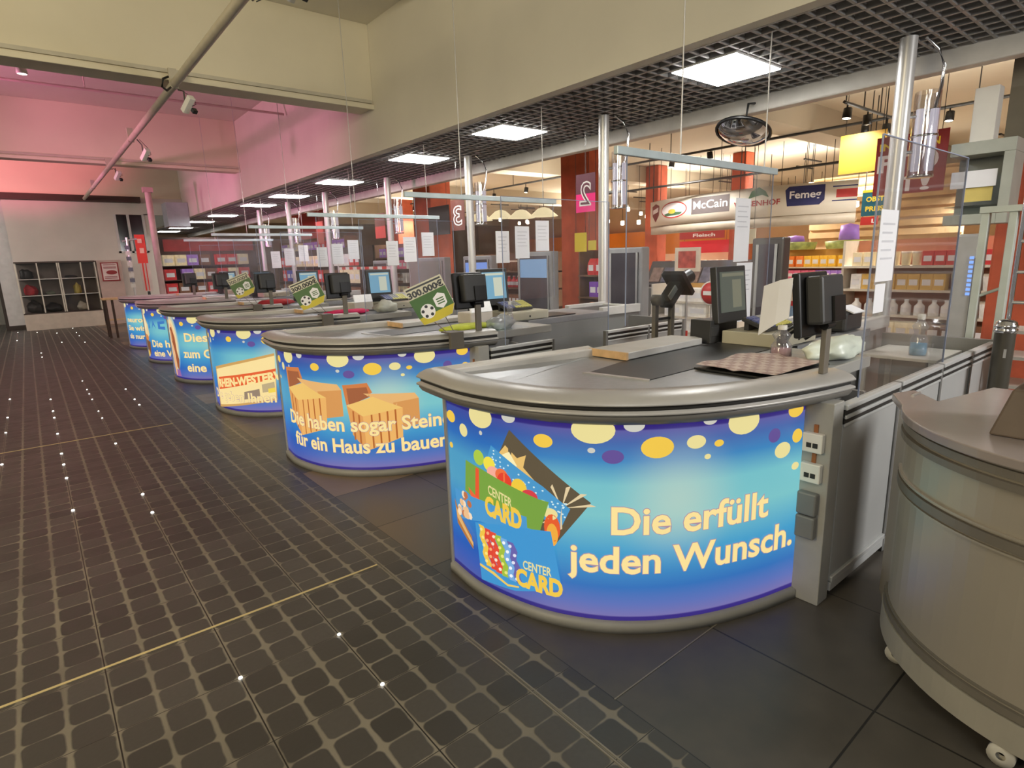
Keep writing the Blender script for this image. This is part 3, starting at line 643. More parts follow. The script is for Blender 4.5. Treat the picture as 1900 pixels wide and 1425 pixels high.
# customer display on its post
t = thing('customer_display', 'black customer display on a grey post at the nearest counter', 'display', (2.47, 1.02, 1.0), 'customer displays')
m = MB(); m.box(2.452, 1.008, 1.0, 2.498, 1.030, 1.235); m.build('post', mat('post_taupe', (112, 106, 96), .45), t, .004)
m = MB(); m.obox((2.43, 1.07, 1.285), (.125, .016, .128), (-.10, 0, 0)); m.build('screen_bezel', black, t, .008)
m = MB(); m.obox((2.445, 1.022, 1.305), (.098, .034, .095), (-.10, 0, 0)); m.build('back_housing', charcoal, t, .012)
m = MB(); m.obox((2.475, .985, 1.27), (.05, .012, .05), (-.10, 0, 0)); m.tube([(2.475, 1.0, 1.25), (2.475, 1.02, 1.21)], .015, 8); m.tube([(2.44, 1.015, 1.20), (2.51, 1.015, 1.20)], .018, 8); m.build('tilt_bracket', black, t); done()
lanes(t, 'black customer display on a grey post at the %s counter')
m = MB()
for d in (-.03, -.027): m.add([(2.335+d, 1.088, 1.395), (2.335+d, 1.14, 1.385), (2.355+d, 1.215, 1.36), (2.32+d, 1.088, 1.24), (2.315+d, 1.14, 1.21), (2.33+d, 1.215, 1.16)], [(0, 1, 4, 3), (1, 2, 5, 4)])
one('notice_sheet', 'curled white sheet fixed to the left side of the nearest customer display', 'sheet', m, paper, (2.31, 1.2, 1.2))
# cashier screen, drawer, keyboard
scr = lum('screen_pale_blue', (120, 170, 196), .9); scr2 = lum('screen_pale_yellow', (206, 210, 190), .9); scr3 = lum('screen_blue', (60, 120, 200), .9); scrd = lum('screen_dim_green', (92, 98, 88), .8); scrd2 = lum('screen_dim_cream', (128, 128, 108), .8)
def screen(loc_label, a, b, c):
    t = thing('cashier_screen', loc_label, 'screen', (3.34, 1.98, .96), 'cashier screens')
    R = (-.10, 0, 0)
    m = MB(); m.obox((3.345, 1.97, 1.245), (.165, .022, .17), R); m.build('bezel', charcoal, t, .006)
    m = MB(); m.obox((3.345, 1.945, 1.262), (.132, .004, .122), R); s = m.build('screen', a, t)
    m = MB(); m.obox((3.385, 1.941, 1.25), (.05, .002, .085), R); m.obox((3.345, 1.9505, 1.365), (.12, .002, .010), R); m.build('window', b, s)
    m = MB(); m.obox((3.28, 1.9415, 1.20), (.045, .002, .03), R); m.build('panel', c, s)
    m = MB(); m.box(3.24, 1.97, .96, 3.46, 2.12, 1.09); m.build('stand', black, t, .006)
    m = MB(); m.box(3.14, 1.96, .96, 3.235, 2.1, 1.10); m.box(3.145, 1.955, 1.0, 3.23, 1.961, 1.06); m.build('printer_box', charcoal, t, .006); done()
    return t
s0 = screen('dim screen in a black frame at the nearest till', scrd, scrd2, scrd)
s1 = screen('bright blue screen at the second till', scr, scr2, scr3); s1.location.y += LANE[1]
for k in range(2, 6): dup(s1, (s1.location.x, 1.98+LANE[k], .96), 'bright blue screen at the %s till' % ORD[k])
t = thing('cash_drawer', 'beige cash drawer box under the keyboard of the nearest till', 'cash drawer', (3.45, 1.76, .955), 'cash drawers')
m = MB(); m.box(3.22, 1.575, .959, 3.68, 1.93, 1.035); m.build('case', mat('beige_metal_case', (196, 190, 168), .45), t, .004)
m = MB(); m.box(3.24, 1.572, .966, 3.66, 1.576, 1.022); m.build('front', mat('beige_drawer_front', (182, 176, 156), .45), t)
m = MB(); m.lathe([(0, -.004), (.008, -.004), (.008, 0)], (3.45, 1.571, .99), 10, 'Y'); m.build('lock', dark, t); done()
lanes(t, 'beige cash drawer box under the keyboard of the %s till')
t = thing('till_keyboard', 'black till keyboard with yellow and blue keys at the nearest till', 'keyboard', (3.42, 1.75, 1.035), 'till keyboards')
R = (.33, 0, 0)
m = MB(); m.obox((3.42, 1.75, 1.078), (.155, .085, .012), R); m.box(3.29, 1.80, 1.037, 3.55, 1.83, 1.09); m.build('case', charcoal, t, .004)
kc = [mat('key_yellow', (206, 200, 110), .5), mat('key_blue', (96, 104, 150), .5), mat('key_grey', (150, 150, 146), .5)]
for a in range(9):
    for b in range(4):
        c = Matrix.Rotation(.33, 3, 'X') @ Vector((-.132+a*.033, -.06+b*.038, .016))
        m = MB(); m.obox((3.42+c.x, 1.75+c.y, 1.078+c.z), (.013, .015, .005), R); m.build('key', kc[0 if (a > 5 or (b == 0 and a > 2)) else (1 if a < 3 else 2)], t)
done(); lanes(t, 'black till keyboard with yellow and blue keys at the %s till', (1, 2))
# card terminal on posts in the nearest lane
t = thing('card_terminal', 'black card terminal tilted on grey posts behind the nearest belt', 'card terminal', (3.34, 2.45, 0))
tp = mat('post_taupe', (112, 106, 96))
for x, h in ((3.25, 1.20), (3.43, 1.19)): m = MB(); m.box(x-.02, 2.435, 0, x+.02, 2.465, h); m.build('post', tp, t, .004)
m = MB(); m.lathe([(.0001, -.03), (.04, -.03), (.04, .03), (.0001, .03)], (3.245, 2.43, 1.20), 6, 'Y'); m.build('knuckle', mat('knuckle_grey', (92, 88, 80)), t)
m = MB(); m.obox((3.41, 2.43, 1.245), (.12, .05, .035), (0, -.75, 0)); m.build('terminal_body', black, t, .008)
m = MB(); m.obox((3.34, 2.378, 1.245), (.05, .004, .02), (0, -.75, 0)); m.build('label_strip', mat('label_grey', (150, 158, 156)), t)
m = MB(); m.obox((3.47, 2.43, 1.30), (.02, .085, .10), (0, -.75, 0)); m.tube([(3.50, 2.43, 1.31), (3.60, 2.43, 1.345)], .05, 12); m.build('pin_shield', black, t, .006)
m = MB(); m.box(3.25, 2.44, 1.06, 3.43, 2.46, 1.075); m.build('crossbar', dark, t); done()

# hanging acrylic screens
t = thing('hanging_screen', 'clear acrylic screen with a pale bar hanging over the nearest belt', 'screen', (3.6, 2.3, 1.08), 'hanging acrylic screens')
m = MB(); m.box(2.76, 2.298, 1.08, 4.44, 2.302, 2.06); m.build('pane', plexi, t)
m = MB(); m.box(2.66, 2.285, 2.055, 4.48, 2.315, 2.10); m.build('top_bar', mat('pale_blue_bar', (190, 204, 208), .4, .2), t, .004)
for x, zt in ((3.27, 4.6), (4.30, 3.0)): m = MB(); m.tube([(x, 2.3, 2.10), (x, 2.3, zt)], .0045, 6); m.build('chain', mat('chain_grey', (190, 188, 184), .4, .5), t)
m = MB(); m.box(2.757, 2.297, 1.08, 2.761, 2.303, 2.055); m.box(4.439, 2.297, 1.08, 4.443, 2.303, 2.055); m.build('cut_edge', plexe, t); done()
lanes(t, 'clear acrylic screen with a pale bar hanging over the belt of the %s counter')
t = thing('side_screen', 'clear acrylic screen standing on the side panels of the nearest counter', 'screen', (3.2, .945, .872), 'standing acrylic screens')
m = MB(); m.box(2.66, .943, .878, 3.79, .947, 1.93); m.build('pane', plexi, t)
m = MB(); m.box(2.657, .942, .878, 2.661, .948, 1.93); m.box(3.788, .941, .878, 3.793, .949, 1.93); m.box(2.66, .942, 1.928, 3.79, .948, 1.932); m.build('cut_edge', plexe, t); done()
lanes(t, 'clear acrylic screen standing on the side panels of the %s counter')
def sheet(x0, z0, x1, z1, y, lab, lines=True):
    t = thing('notice_sheet', lab, 'sheet', ((x0+x1)/2, y, z0), 'notice sheets on the acrylic screens')
    m = MB(); m.box(x0, y-.001, z0, x1, y+.001, z1); m.build('sheet', paper, t)
    m = MB()
    if lines:
        for q in range(5): m.box(x0+.03, y-.0018, z1-.06-q*.035, x1-.03-.02*(q % 2), y-.001, z1-.052-q*.035)
        m.build('printed_lines', mat('faint_print', (206, 206, 212), .7), t)
    done()
sheet(3.93, 1.43, 4.13, 1.87, 2.294, 'upper white sheet on the hanging screen of the nearest counter')
sheet(3.98, .99, 4.20, 1.42, 2.294, 'lower white sheet on the hanging screen of the nearest counter')
sheet(2.70, 1.36, 2.89, 1.65, .939, 'upper white sheet on the standing screen beside the nearest counter')
sheet(2.71, 1.23, 2.82, 1.35, .939, 'lower white sheet on the standing screen beside the nearest counter', False)
PL = ['left', 'middle', 'right']
for k in (1, 2, 3, 4):
    for j, (x0, x1, z0, z1) in enumerate(((3.65, 3.82, 1.46, 1.77), (3.90, 4.09, 1.50, 1.82), (4.18, 4.37, 1.57, 1.88))):
        sheet(x0, z0, x1, z1, 2.292+LANE[k], '%s one of the three white sheets hanging over the %s counter' % (PL[j], ORD[k]))

# poles with clear lamp tubes
t = thing('lane_pole', 'silver pole with a clear lamp tube nearest the right edge', 'pole', (5.29, 1.77, 0), 'silver poles along the lanes')
m = MB(); m.tube([(5.29, 1.77, 0), (5.29, 1.77, 3.0)], .058, 20); m.build('shaft', mat('silver_pole', (214, 213, 212), .36, .45, .03), t)
m = MB(); m.tube([(5.40, 1.64, 2.03), (5.40, 1.64, 2.62)], .085, 20, False); m.build('lamp_tube', clear('lamp_acrylic', (.85, .84, .86), .25, .06), t)
m = MB(); m.lathe([(.0001, 2.012), (.088, 2.012), (.088, 2.03), (.0001, 2.03)], (5.40, 1.64, 0), 20); m.lathe([(.086, 2.30), (.09, 2.30), (.09, 2.315), (.086, 2.315)], (5.40, 1.64, 0), 20); m.build('lamp_base', chrome, t)
for dx in (-.03, .04): m = MB(); m.tube([(5.40+dx, 1.64-dx, 2.06), (5.40+dx, 1.64-dx, 2.5)], .028, 10); m.build('lamp_core', lum('lamp_core_white', (235, 228, 240), .75), t)
m = MB(); m.tube([(5.44, 1.60, 2.5), (5.475, 1.585, 2.66), (5.485, 1.585, 2.80), (5.45, 1.62, 2.92), (5.38, 1.69, 3.0)], .012, 8); m.build('cable_arc', chrome, t)
m = MB(); m.tube([(5.29, 1.77, 2.2), (5.40, 1.64, 2.2)], .012, 8); m.tube([(5.29, 1.77, 2.45), (5.40, 1.64, 2.45)], .012, 8); m.build('lamp_bracket', alu, t); done()
for (x, y), l in zip(((5.17, 4.64), (5.33, 7.456), (5.33, 10.0), (5.2, 12.57), (5.17, 14.8), (5.2, 17.2)), ('beside the magenta lane sign', 'beside the brown lane sign', 'third from the right edge', 'fifth from the right edge', 'thin and distant, sixth from the right edge', 'thinnest and most distant')):
    dup(t, (x, y, 0), 'silver pole with a clear lamp tube, '+l)
def lane_sign(x, y0, y1, z0, z1, top, bot, body, lab):
    t = thing('lane_sign', lab, 'sign', (x, (y0+y1)/2, z0)); zm = z0+.48*(z1-z0)
    m = MB(); m.box(x-.004, y0, zm, x+.004, y1, z1); m.build('upper_panel', top, t)
    m = MB(); m.box(x-.004, y0, z0, x+.004, y1, zm); m.build('lower_panel', bot, t)
    if body:
        h = (z1-z0)*.62; m = MB(); w = .16*(y1-y0)/.3
        put_text(m, body, -w/2, w/2, 0, h, lambda u, v: (x-.0055, (y0+y1)/2+u, z0+.19*(z1-z0)+v), .035); m.build('numeral', mat('numeral_white', (240, 236, 236), .5), t)
        m = MB(); put_text(m, body, -w/2, w/2, 0, h, lambda u, v: (x-.0065, (y0+y1)/2+u, z0+.19*(z1-z0)+v), -.012); m.build('numeral_fill', top, t)
    m = MB(); m.box(x-.002, (y0+y1)/2-.01, z1, x+.002, (y0+y1)/2+.01, 3.0); m.build('hanger', plexi, t); done()
lane_sign(5.10, 4.705, 5.0, 2.0, 2.42, mat('sign_plum', (110, 60, 76), .4), mat('sign_magenta', (222, 40, 120), .4, 0, .05, 3, .25), '2', 'magenta and plum hanging sign with a mirrored figure two')
lane_sign(5.28, 7.53, 7.90, 1.95, 2.41, mat('sign_brown', (104, 58, 50), .4), mat('sign_brown_low', (112, 62, 54), .4), '3', 'brown hanging sign with a mirrored figure three')
lane_sign(5.28, 10.1, 10.5, 1.95, 2.40, mat('sign_brown', (104, 58, 50)), mat('sign_red', (190, 66, 62), .4), None, 'small brown and red hanging sign beside the third pole')
lane_sign(5.15, 12.7, 13.1, 1.95, 2.42, mat('sign_red', (190, 66, 62)), mat('sign_rust', (160, 80, 70), .4), None, 'small red hanging sign beside the fifth pole')

# convex mirror on the edge beam
t = thing('convex_mirror', 'round convex mirror with a black rim hanging from the white beam', 'mirror', (5.75, 3.3, 2.67))
R = Matrix.Rotation(.62, 3, 'Y') @ Matrix.Rotation(-PI/2, 3, 'Y')
def dome(prof, n=28):
    m = MB(); m.lathe(prof, (0, 0, 0), n)
    for i in range(len(m.v)): m.v[i] = Matrix.Rotation(math.radians(-158), 3, 'Y') @ m.v[i] + Vector((5.72, 3.3, 2.66))
    return m
dome([(.25, 0), (.22, .028), (.17, .055), (.11, .075), (.05, .086), (.0001, .09)]).build('mirror_dome', mat('mirror_silver', (200, 200, 205), .05, 1, .02), t)
dome([(.25, -.02), (.268, -.015), (.272, .0), (.266, .014), (.248, .012)]).build('rim', black, t)
dome([(.0001, -.03), (.24, -.028), (.25, -.01)]).build('back_plate', charcoal, t)
m = MB(); m.tube([(5.74, 3.3, 2.70), (5.76, 3.28, 2.92), (5.88, 3.28, 2.94)], .012, 8); m.build('bracket', charcoal, t); done()

# poster stands clipped to the bumpers
def poster(k, x, y, zc, lab, text):
    t = thing('poster_stand', lab, 'poster', (x, y, .89), 'clip-on football posters')
    yy = y
    m = MB(); m.box(x-.055, y-.065, .90, x+.055, y-.036, 1.018); m.box(x-.055, y-.036, 1.007, x+.055, y+.06, 1.018); m.build('clip', mat('clip_taupe', (98, 92, 82), .5), t, .004)
    c = Vector((x-.15, y+.02, zc)); Rm = Matrix.Rotation(-.50, 3, 'Z') @ Matrix.Rotation(-.16, 3, 'X') @ Matrix.Rotation(-.38, 3, 'Y')
    def q(u, v, d=0): return tuple(c + Rm @ Vector((u, d, v)))
    for s in (-.045, .045): m = MB(); m.tube([(x+s*.7, y+.03, 1.018), q(s-.0, -.13, .006), q(s, .0, .006)], .003, 6); m.build('wire', chrome, t)
    def fn(d): return lambda u, v: q(u, v, d)
    m = MB(); pts = [(-.135, .13), (.135, .13), (.14, -.09), (.10, -.145), (0, -.15), (-.11, -.14)]
    m.add([q(*p, 0) for p in pts]+[q(*p, .004) for p in pts], [(5, 4, 3, 2, 1, 0), (6, 7, 8, 9, 10, 11)]+[(i, (i+1) % 6, 6+(i+1) % 6, 6+i) for i in range(6)]); card = m.build('card', mat('card_pale', (206, 202, 180), .5), t)
    m = MB(); m.m = 0; poly_on(m, [(-.133, .045), (.133, .05), (.138, -.085), (-.12, -.09)], fn(-.0008), .3)
    m.m = 1; poly_on(m, [(-.12, -.09), (.138, -.085), (.10, -.143), (0, -.148), (-.108, -.138)], fn(-.001), .3)
    m.m = 2; poly_on(m, ell(-.045, -.065, .05, .05, 16), fn(-.0016), .3)
    m.m = 3
    for a in range(5): poly_on(m, ell(-.045+.034*math.cos(a*1.257+.3), -.065+.034*math.sin(a*1.257+.3), .012, .012, 6), fn(-.0022), .3)
    m.m = 2; poly_on(m, [(.02, .0), (.065, .025), (.105, .0), (.10, -.06), (.06, -.085), (.02, -.06)], fn(-.0018), .3)
    m.m = 0
    for z_ in (-.012, -.028, -.044): poly_on(m, [(.036, z_), (.090, z_), (.088, z_-.008), (.038, z_-.008)], fn(-.0023), .3)
    m.build('football_print', [mat('pitch_green', (66, 104, 52), .5, 0, .15), mat('poster_yellow', (200, 184, 50), .5), paper, black], card)
    m = MB(); put_text(m, text, -.125, .125, .055, .042, fn(-.0015), .04); m.box(0, 0, 0, 0, 0, 0) if False else None
    poly_on(m, [(-.125, .107), (.125, .107), (.125, .119), (-.125, .119)], fn(-.001), .3); m.build('amount_print', black, card); done()
poster(1, 2.235, 1.005+LANE[1], 1.245, 'green football poster on a wire clip at the second counter', '300.000€')
poster(2, 2.25, 1.0+LANE[2], 1.235, 'green football poster on a wire clip at the third counter', '300.000€')
poster(3, 2.27, 1.0+LANE[3], 1.27, 'green football poster on a wire clip at the fourth counter', '300.000€')

# things lying on the counters
def blob(name, lab, cat, c, r, mt, seed, base=None, squash=1.0, amp=.25):
    rnd = random.Random(seed); bm = bmesh.new(); bmesh.ops.create_icosphere(bm, subdivisions=3, radius=1)
    ph = [rnd.uniform(0, 6) for _ in range(6)]
    m = MB(); vs = []
    for v in bm.verts:
        p = v.co; k = 1+amp*(math.sin(3*p.x+ph[0])*math.sin(4*p.y+ph[1])+.6*math.sin(7*p.x+ph[2])*math.sin(6*p.z+5*p.y+ph[3]))
        z = p.z*r[2]*k
        vs.append((c[0]+p.x*r[0]*k, c[1]+p.y*r[1]*k, max(c[2], c[2]+r[2]*.7+z)))
    bm.verts.index_update(); m.add(vs, [tuple(v.index for v in f.verts) for f in bm.faces], True); bm.free()
    return one(name, lab, cat, m, mt, c)
bagm = clear('thin_plastic_bag', (.80, .88, .82), .12, .25, .35)
blob('plastic_bag', 'crumpled pale green plastic bag at the right end of the nearest counter', 'bag', (3.15, 1.24, .962), (.24, .10, .06), mat('pale_green_film', (222, 230, 216), .35, 0, .15, 9), 3)
blob('plastic_bag', 'crumpled clear plastic bag hanging at the end of the second counter', 'bag', (2.84, 1.22+LANE[1], .963), (.13, .07, .06), bagm, 5)
blob('plastic_bag', 'pale crumpled bag on the third counter', 'bag', (3.05, 1.26+LANE[2], .963), (.14, .09, .07), mat('pale_film', (196, 198, 184), .4, 0, .15, 9), 6)
blob('cloth', 'folded lime green cloth on the second counter', 'cloth', (2.66, 1.42+LANE[1], .963), (.26, .10, .026), mat('lime_cloth', (196, 206, 70), .8, 0, .15, 20), 8, amp=.12)
blob('cloth', 'bright pink cloth on the third counter', 'cloth', (2.66, 1.40+LANE[2], .963), (.27, .11, .03), mat('pink_cloth', (218, 40, 96), .8, 0, .15, 20), 9, amp=.14)
blob('cloth', 'red cloth on the fourth counter', 'cloth', (2.66, 1.4+LANE[3], .963), (.25, .11, .05), mat('red_cloth', (176, 44, 50), .8, 0, .15, 20), 10, amp=.14)
# plaid mat
def plaid():
    m = bpy.data.materials.new('brown_plaid_print'); m.use_nodes = True; nt = m.node_tree; N = nt.nodes; L = nt.links; b = N['Principled BSDF']; b.inputs['Roughness'].default_value = .6
    tc = N.new('ShaderNodeTexCoord'); mp = N.new('ShaderNodeMapping'); mp.inputs['Rotation'].default_value = (0, 0, .35); L.new(tc.outputs['Object'], mp.inputs[0])
    ck = N.new('ShaderNodeTexChecker'); ck.inputs['Scale'].default_value = 26; ck.inputs[1].default_value = lin((150, 118, 108))+(1,); ck.inputs[2].default_value = lin((206, 188, 174))+(1,); L.new(mp.outputs[0], ck.inputs[0])
    no = N.new('ShaderNodeTexNoise'); no.inputs['Scale'].default_value = 40; L.new(tc.outputs['Object'], no.inputs[0])
    mx = N.new('ShaderNodeMix'); mx.data_type = 'RGBA'; L.new(no.outputs['Fac'], mx.inputs[0]); L.new(ck.outputs[0], mx.inputs[6]); mx.inputs[7].default_value = lin((176, 150, 136))+(1,)
    L.new(mx.outputs[2], b.inputs['Base Color']); return m
t = thing('folded_mat', 'folded brown checked mat lying on the nearest counter', 'mat', (2.58, 1.33, .962))
m = MB(); n = 10; q = [(2.385, 1.56), (2.88, 1.555), (2.86, 1.165), (2.375, 1.17)]
def bil(a, b): return tuple((q[0][i]*(1-a)+q[1][i]*a)*(1-b)+(q[3][i]*(1-a)+q[2][i]*a)*b for i in (0, 1))
vs = []
for j in range(n+1):
    for i in range(n+1): p = bil(i/n, j/n); vs.append((p[0], p[1], .986+.006*math.sin(i*1.1)*math.cos(j*.8)-.008*(abs(j-5) < 1)))
m.add(vs, [(j*(n+1)+i, j*(n+1)+i+1, (j+1)*(n+1)+i+1, (j+1)*(n+1)+i) for j in range(n) for i in range(n)], True); m.build('top_layer', plaid(), t)
m = MB(); m.prism([(2.375, 1.563), (2.88, 1.558), (2.87, 1.155), (2.365, 1.16)], .962, .972); m.build('black_underside', black, t, .003); done()
# spray bottle
def bottle(x, y, z, lab, liq, h=.16, r=.032, cap=white):
    t = thing('bottle', lab, 'bottle', (x, y, z))
    m = MB(); m.lathe([(.0001, 0), (r, 0), (r*1.05, .02), (r, h*.45), (r*.62, h*.62), (r*.95, h*.8), (r*.5, h*.92), (r*.4, h)], (x, y, z), 18); m.build('body', clear('bottle_plastic', (.86, .86, .88), .1, .08, .1), t)
    m = MB(); m.lathe([(.0001, .003), (r*.93, .003), (r*.95, .02), (r*.92, h*.35), (.0001, h*.35)], (x, y, z), 16); m.build('liquid', liq, t)
    m = MB(); m.lathe([(r*.45, h*.98), (r*.45, h*1.12), (.0001, h*1.12)], (x, y, z), 12); m.build('cap', cap, t); done()
bottle(2.93, 1.42, .960, 'clear waisted bottle with pink liquid beside the checked mat', mat('pink_liquid', (206, 160, 164), .2), .15, .05)
bottle(3.08, 1.40+LANE[1], .960, 'clear bottle with a white cap by the second till', mat('violet_liquid', (120, 120, 150), .2), .17, .028)
bottle(4.45, 1.25, .80, 'blue cleaning bottle behind the standing screen of the nearest counter', mat('blue_liquid', (60, 160, 200), .2), .24, .05)
t = thing('handset', 'black curved handset hanging behind the pink bottle', 'handset', (3.10, 1.40, .957))
m = MB(); m.tube([(3.09, 1.49, .99), (3.08, 1.49, 1.03), (3.10, 1.48, 1.07)], .03, 10); m.tube([(3.09, 1.49, 1.05), (3.12, 1.45, 1.09), (3.13, 1.40, 1.09), (3.14, 1.37, 1.05)], [.022, .02, .035, .03], 10); m.build('grip', black, t); done()
t = thing('cashier_shelf', 'low white shelf inside the cashier bay of the nearest counter', 'shelf', (4.6, 1.35, 0))
m = MB(); m.box(4.3, 1.1, .78, 4.83, 1.55, .80); m.build('board', white, t, .003)
for x, y in ((4.32, 1.12), (4.79, 1.12), (4.32, 1.51), (4.79, 1.51)): m = MB(); m.box(x, y, 0, x+.03, y+.03, .78); m.build('leg', white, t)
done()
t = thing('receipt_printer', 'black receipt printer with white paper in the nearest cashier bay', 'printer', (4.25, 1.45, .957))
m = MB(); m.box(4.12, 1.58, .957, 4.40, 1.80, 1.09); m.build('case', charcoal, t, .02)
m = MB(); m.obox((4.26, 1.60, 1.10), (.09, .05, .004), (.4, 0, 0)); m.build('paper_roll', paper, t); done()
t.location = t.location
for k in (1, 2):
    t = thing('label_printer', 'white label printer with a lit front by the %s till' % ORD[k], 'printer', (2.95, 1.75+LANE[k], .96))
    y = LANE[k]
    m = MB(); m.box(2.86, 1.66+y, .962, 3.10, 1.86+y, 1.06); m.build('case', mat('printer_white', (212, 206, 198), .5), t, .01)
    m = MB(); m.obox((2.98, 1.68+y, 1.10), (.11, .01, .045), (-.4, 0, 0)); m.build('rack', mat('white_cards', (230, 230, 230), .4, 0, .05, 60, .25), t); done()
#PART5
# ------------------------------------------------------------------ back end of the concourse
t = thing('display_case', 'wide glazed display case built into the plastered wall at the far left', 'display case', (.67, 20.4, .42))
m = MB(); m.box(-.16, 20.57, .42, 1.52, 20.6, 1.78); m.build('back_panel', mat('case_back', (112, 100, 92), .7, 0, .15, 2), t)
m = MB(); m.box(-.2, 20.22, .0, 1.55, 20.6, .42); m.build('plinth', mat('case_plinth', (200, 188, 172), .7), t)
fr = mat('case_frame', (206, 200, 184), .4, .1)
for a in ((-.2, 1.76, 1.55, 1.80), (-.2, .42, 1.55, .45)): m = MB(); m.box(a[0], 20.22, a[1], a[2], 20.58, a[3]); m.build('frame_rail', mat('case_rail', (70, 56, 50), .5), t)
for x in (-.2, .25, .68, .72, 1.20, 1.52): m = MB(); m.box(x, 20.20, .45, x+.028, 20.245, 1.76); m.build('mullion', fr, t)
for z in (.90, 1.33): m = MB(); m.box(-.18, 20.205, z, 1.52, 20.56, z+.020); m.build('shelf', mat('case_shelf', (190, 188, 180), .3), t)
m = MB(); m.box(-.18, 20.215, .45, 1.53, 20.219, 1.76); m.build('glass_front', clear('case_glass', (.92, .92, .92), .04, .05), t); done()
for lab, c, r, mt, sd in (('dark rounded bag on the top shelf of the display case', (.02, 20.4, 1.355), (.12, .08, .15), mat('dark_leather', (34, 26, 24), .5), 1), ('red heap of clothing in the display case', (.04, 20.4, .925), (.15, .09, .15), mat('red_fabric', (178, 34, 44), .7, 0, .3, 8), 2),
                          ('yellow figure on the middle shelf of the display case', (1.06, 20.4, .92), (.08, .07, .16), mat('dull_yellow', (190, 170, 80), .6), 3), ('dark round bag on the bottom shelf of the display case', (.06, 20.4, .46), (.16, .10, .18), mat('dark_leather', (34, 26, 24)), 4),
                          ('small grey green object on the middle shelf of the display case', (.46, 20.4, .92), (.10, .07, .06), mat('grey_green', (120, 126, 108), .6), 5), ('low black bag on the bottom shelf of the display case', (.46, 20.4, .46), (.20, .11, .13), black, 6),
                          ('white figure on the bottom shelf of the display case', (1.10, 20.4, .46), (.12, .09, .13), mat('dull_white', (190, 180, 160), .6), 7), ('flat dark hat on the top shelf of the display case', (.96, 20.4, 1.356), (.12, .07, .04), mat('dark_felt', (44, 34, 34), .8), 8)):
    blob('display_item', lab, 'display item', c, r, mt, sd)
t = thing('poster_board', 'pinkish pillar board carrying a red framed notice beside the display case', 'notice board', (1.87, 20.3, 0))
m = MB(); m.box(1.58, 20.22, 0, 2.16, 20.58, 1.80); m.build('board', mat('board_beige', (190, 166, 156), .6), t, .01)
m = MB(); m.box(1.66, 20.205, 1.22, 2.08, 20.22, 1.74); m.build('red_frame', mat('frame_red', (150, 44, 48), .5), t)
m = MB(); m.box(1.69, 20.20, 1.25, 2.05, 20.206, 1.71); nt_ = m.build('notice', mat('notice_paper', (226, 204, 200), .6), t)
m = MB(); poly_on(m, ell(1.90, 1.46, .13, .06, 20), lambda u, v: (u, 20.197, v), 1); m.build('red_oval', mat('frame_red', (150, 44, 48)), nt_)
m = MB()
for z in (1.66, 1.60, 1.57, 1.33, 1.29): m.box(1.72, 20.196, z, 2.02, 20.199, z+.018)
m.build('printed_lines', mat('notice_ink', (150, 70, 74), .6), nt_); done()
t = thing('side_table', 'narrow wooden topped table behind the last checkout counter', 'table', (1.45, 16.2, 0))
m = MB(); m.box(1.24, 16.0, .86, 1.75, 16.45, .90); m.build('tabletop', woodm, t, .005)
for x, y in ((1.27, 16.03), (1.40, 16.03), (1.68, 16.03), (1.27, 16.38), (1.68, 16.38)): m = MB(); m.box(x, y, 0, x+.045, y+.045, .86); m.build('leg', darkbox, t)
m = MB(); m.box(1.28, 16.04, .40, 1.70, 16.07, .43); m.build('crossbar', woodm, t); done()
t = thing('banner_stand', 'tall red and white banner stand beyond the last counter', 'banner', (2.32, 17.0, 0))
m = MB(); m.box(2.20, 16.99, .98, 2.40, 17.01, 1.66); m.build('white_panel', mat('banner_white', (214, 196, 190), .5), t)
m = MB(); m.box(2.17, 16.99, 1.66, 2.38, 17.01, 2.34); rp_ = m.build('red_panel', mat('banner_red', (206, 56, 46), .5, 0, .05, 2, .15), t)
m = MB(); m.box(2.22, 16.98, 2.14, 2.31, 16.99, 2.24); m.box(2.24, 16.98, 1.90, 2.33, 16.99, 2.02); m.build('pale_mark', mat('banner_mark', (236, 190, 170), .5), rp_)
m = MB(); m.box(2.24, 16.98, 1.0, 2.27, 16.99, 1.66); m.box(2.31, 16.98, 1.0, 2.33, 16.99, 1.66); m.build('red_lines', mat('banner_red', (206, 56, 46)), t)
m = MB(); m.box(2.27, 17.0, 0, 2.33, 17.02, .98); m.build('foot', charcoal, t); done()
t = thing('price_pole', 'slim pole with small stacked labels beside the red banner', 'pole', (1.95, 16.5, 0))
m = MB(); m.tube([(1.95, 16.5, 0), (1.95, 16.5, 2.25)], .025, 10); m.build('shaft', alu, t)
for i in range(8): m = MB(); m.box(1.88, 16.47, 1.1+i*.125, 1.98, 16.475, 1.19+i*.125); m.build('label_card', mat(('card_white', 'card_slate')[i % 2], ((220, 218, 212), (110, 112, 130))[i % 2], .5), t)
m = MB(); m.tube([(1.85, 16.5, 2.16), (2.15, 16.5, 2.22)], .02, 8); m.build('top_arm', alu, t); done()
t = thing('post_column', 'pinkish round ceiling post behind the red banner', 'post', (2.75, 18.0, 0))
m = MB(); m.tube([(2.75, 18, 0), (2.75, 18, 3.5)], .075, 14); m.build('shaft', mat('pinkish_paint', (196, 170, 164), .5), t)
m = MB(); m.box(2.64, 17.9, 3.44, 2.86, 18.1, 3.56); m.build('capital', mat('pinkish_paint', (196, 170, 164)), t); done()

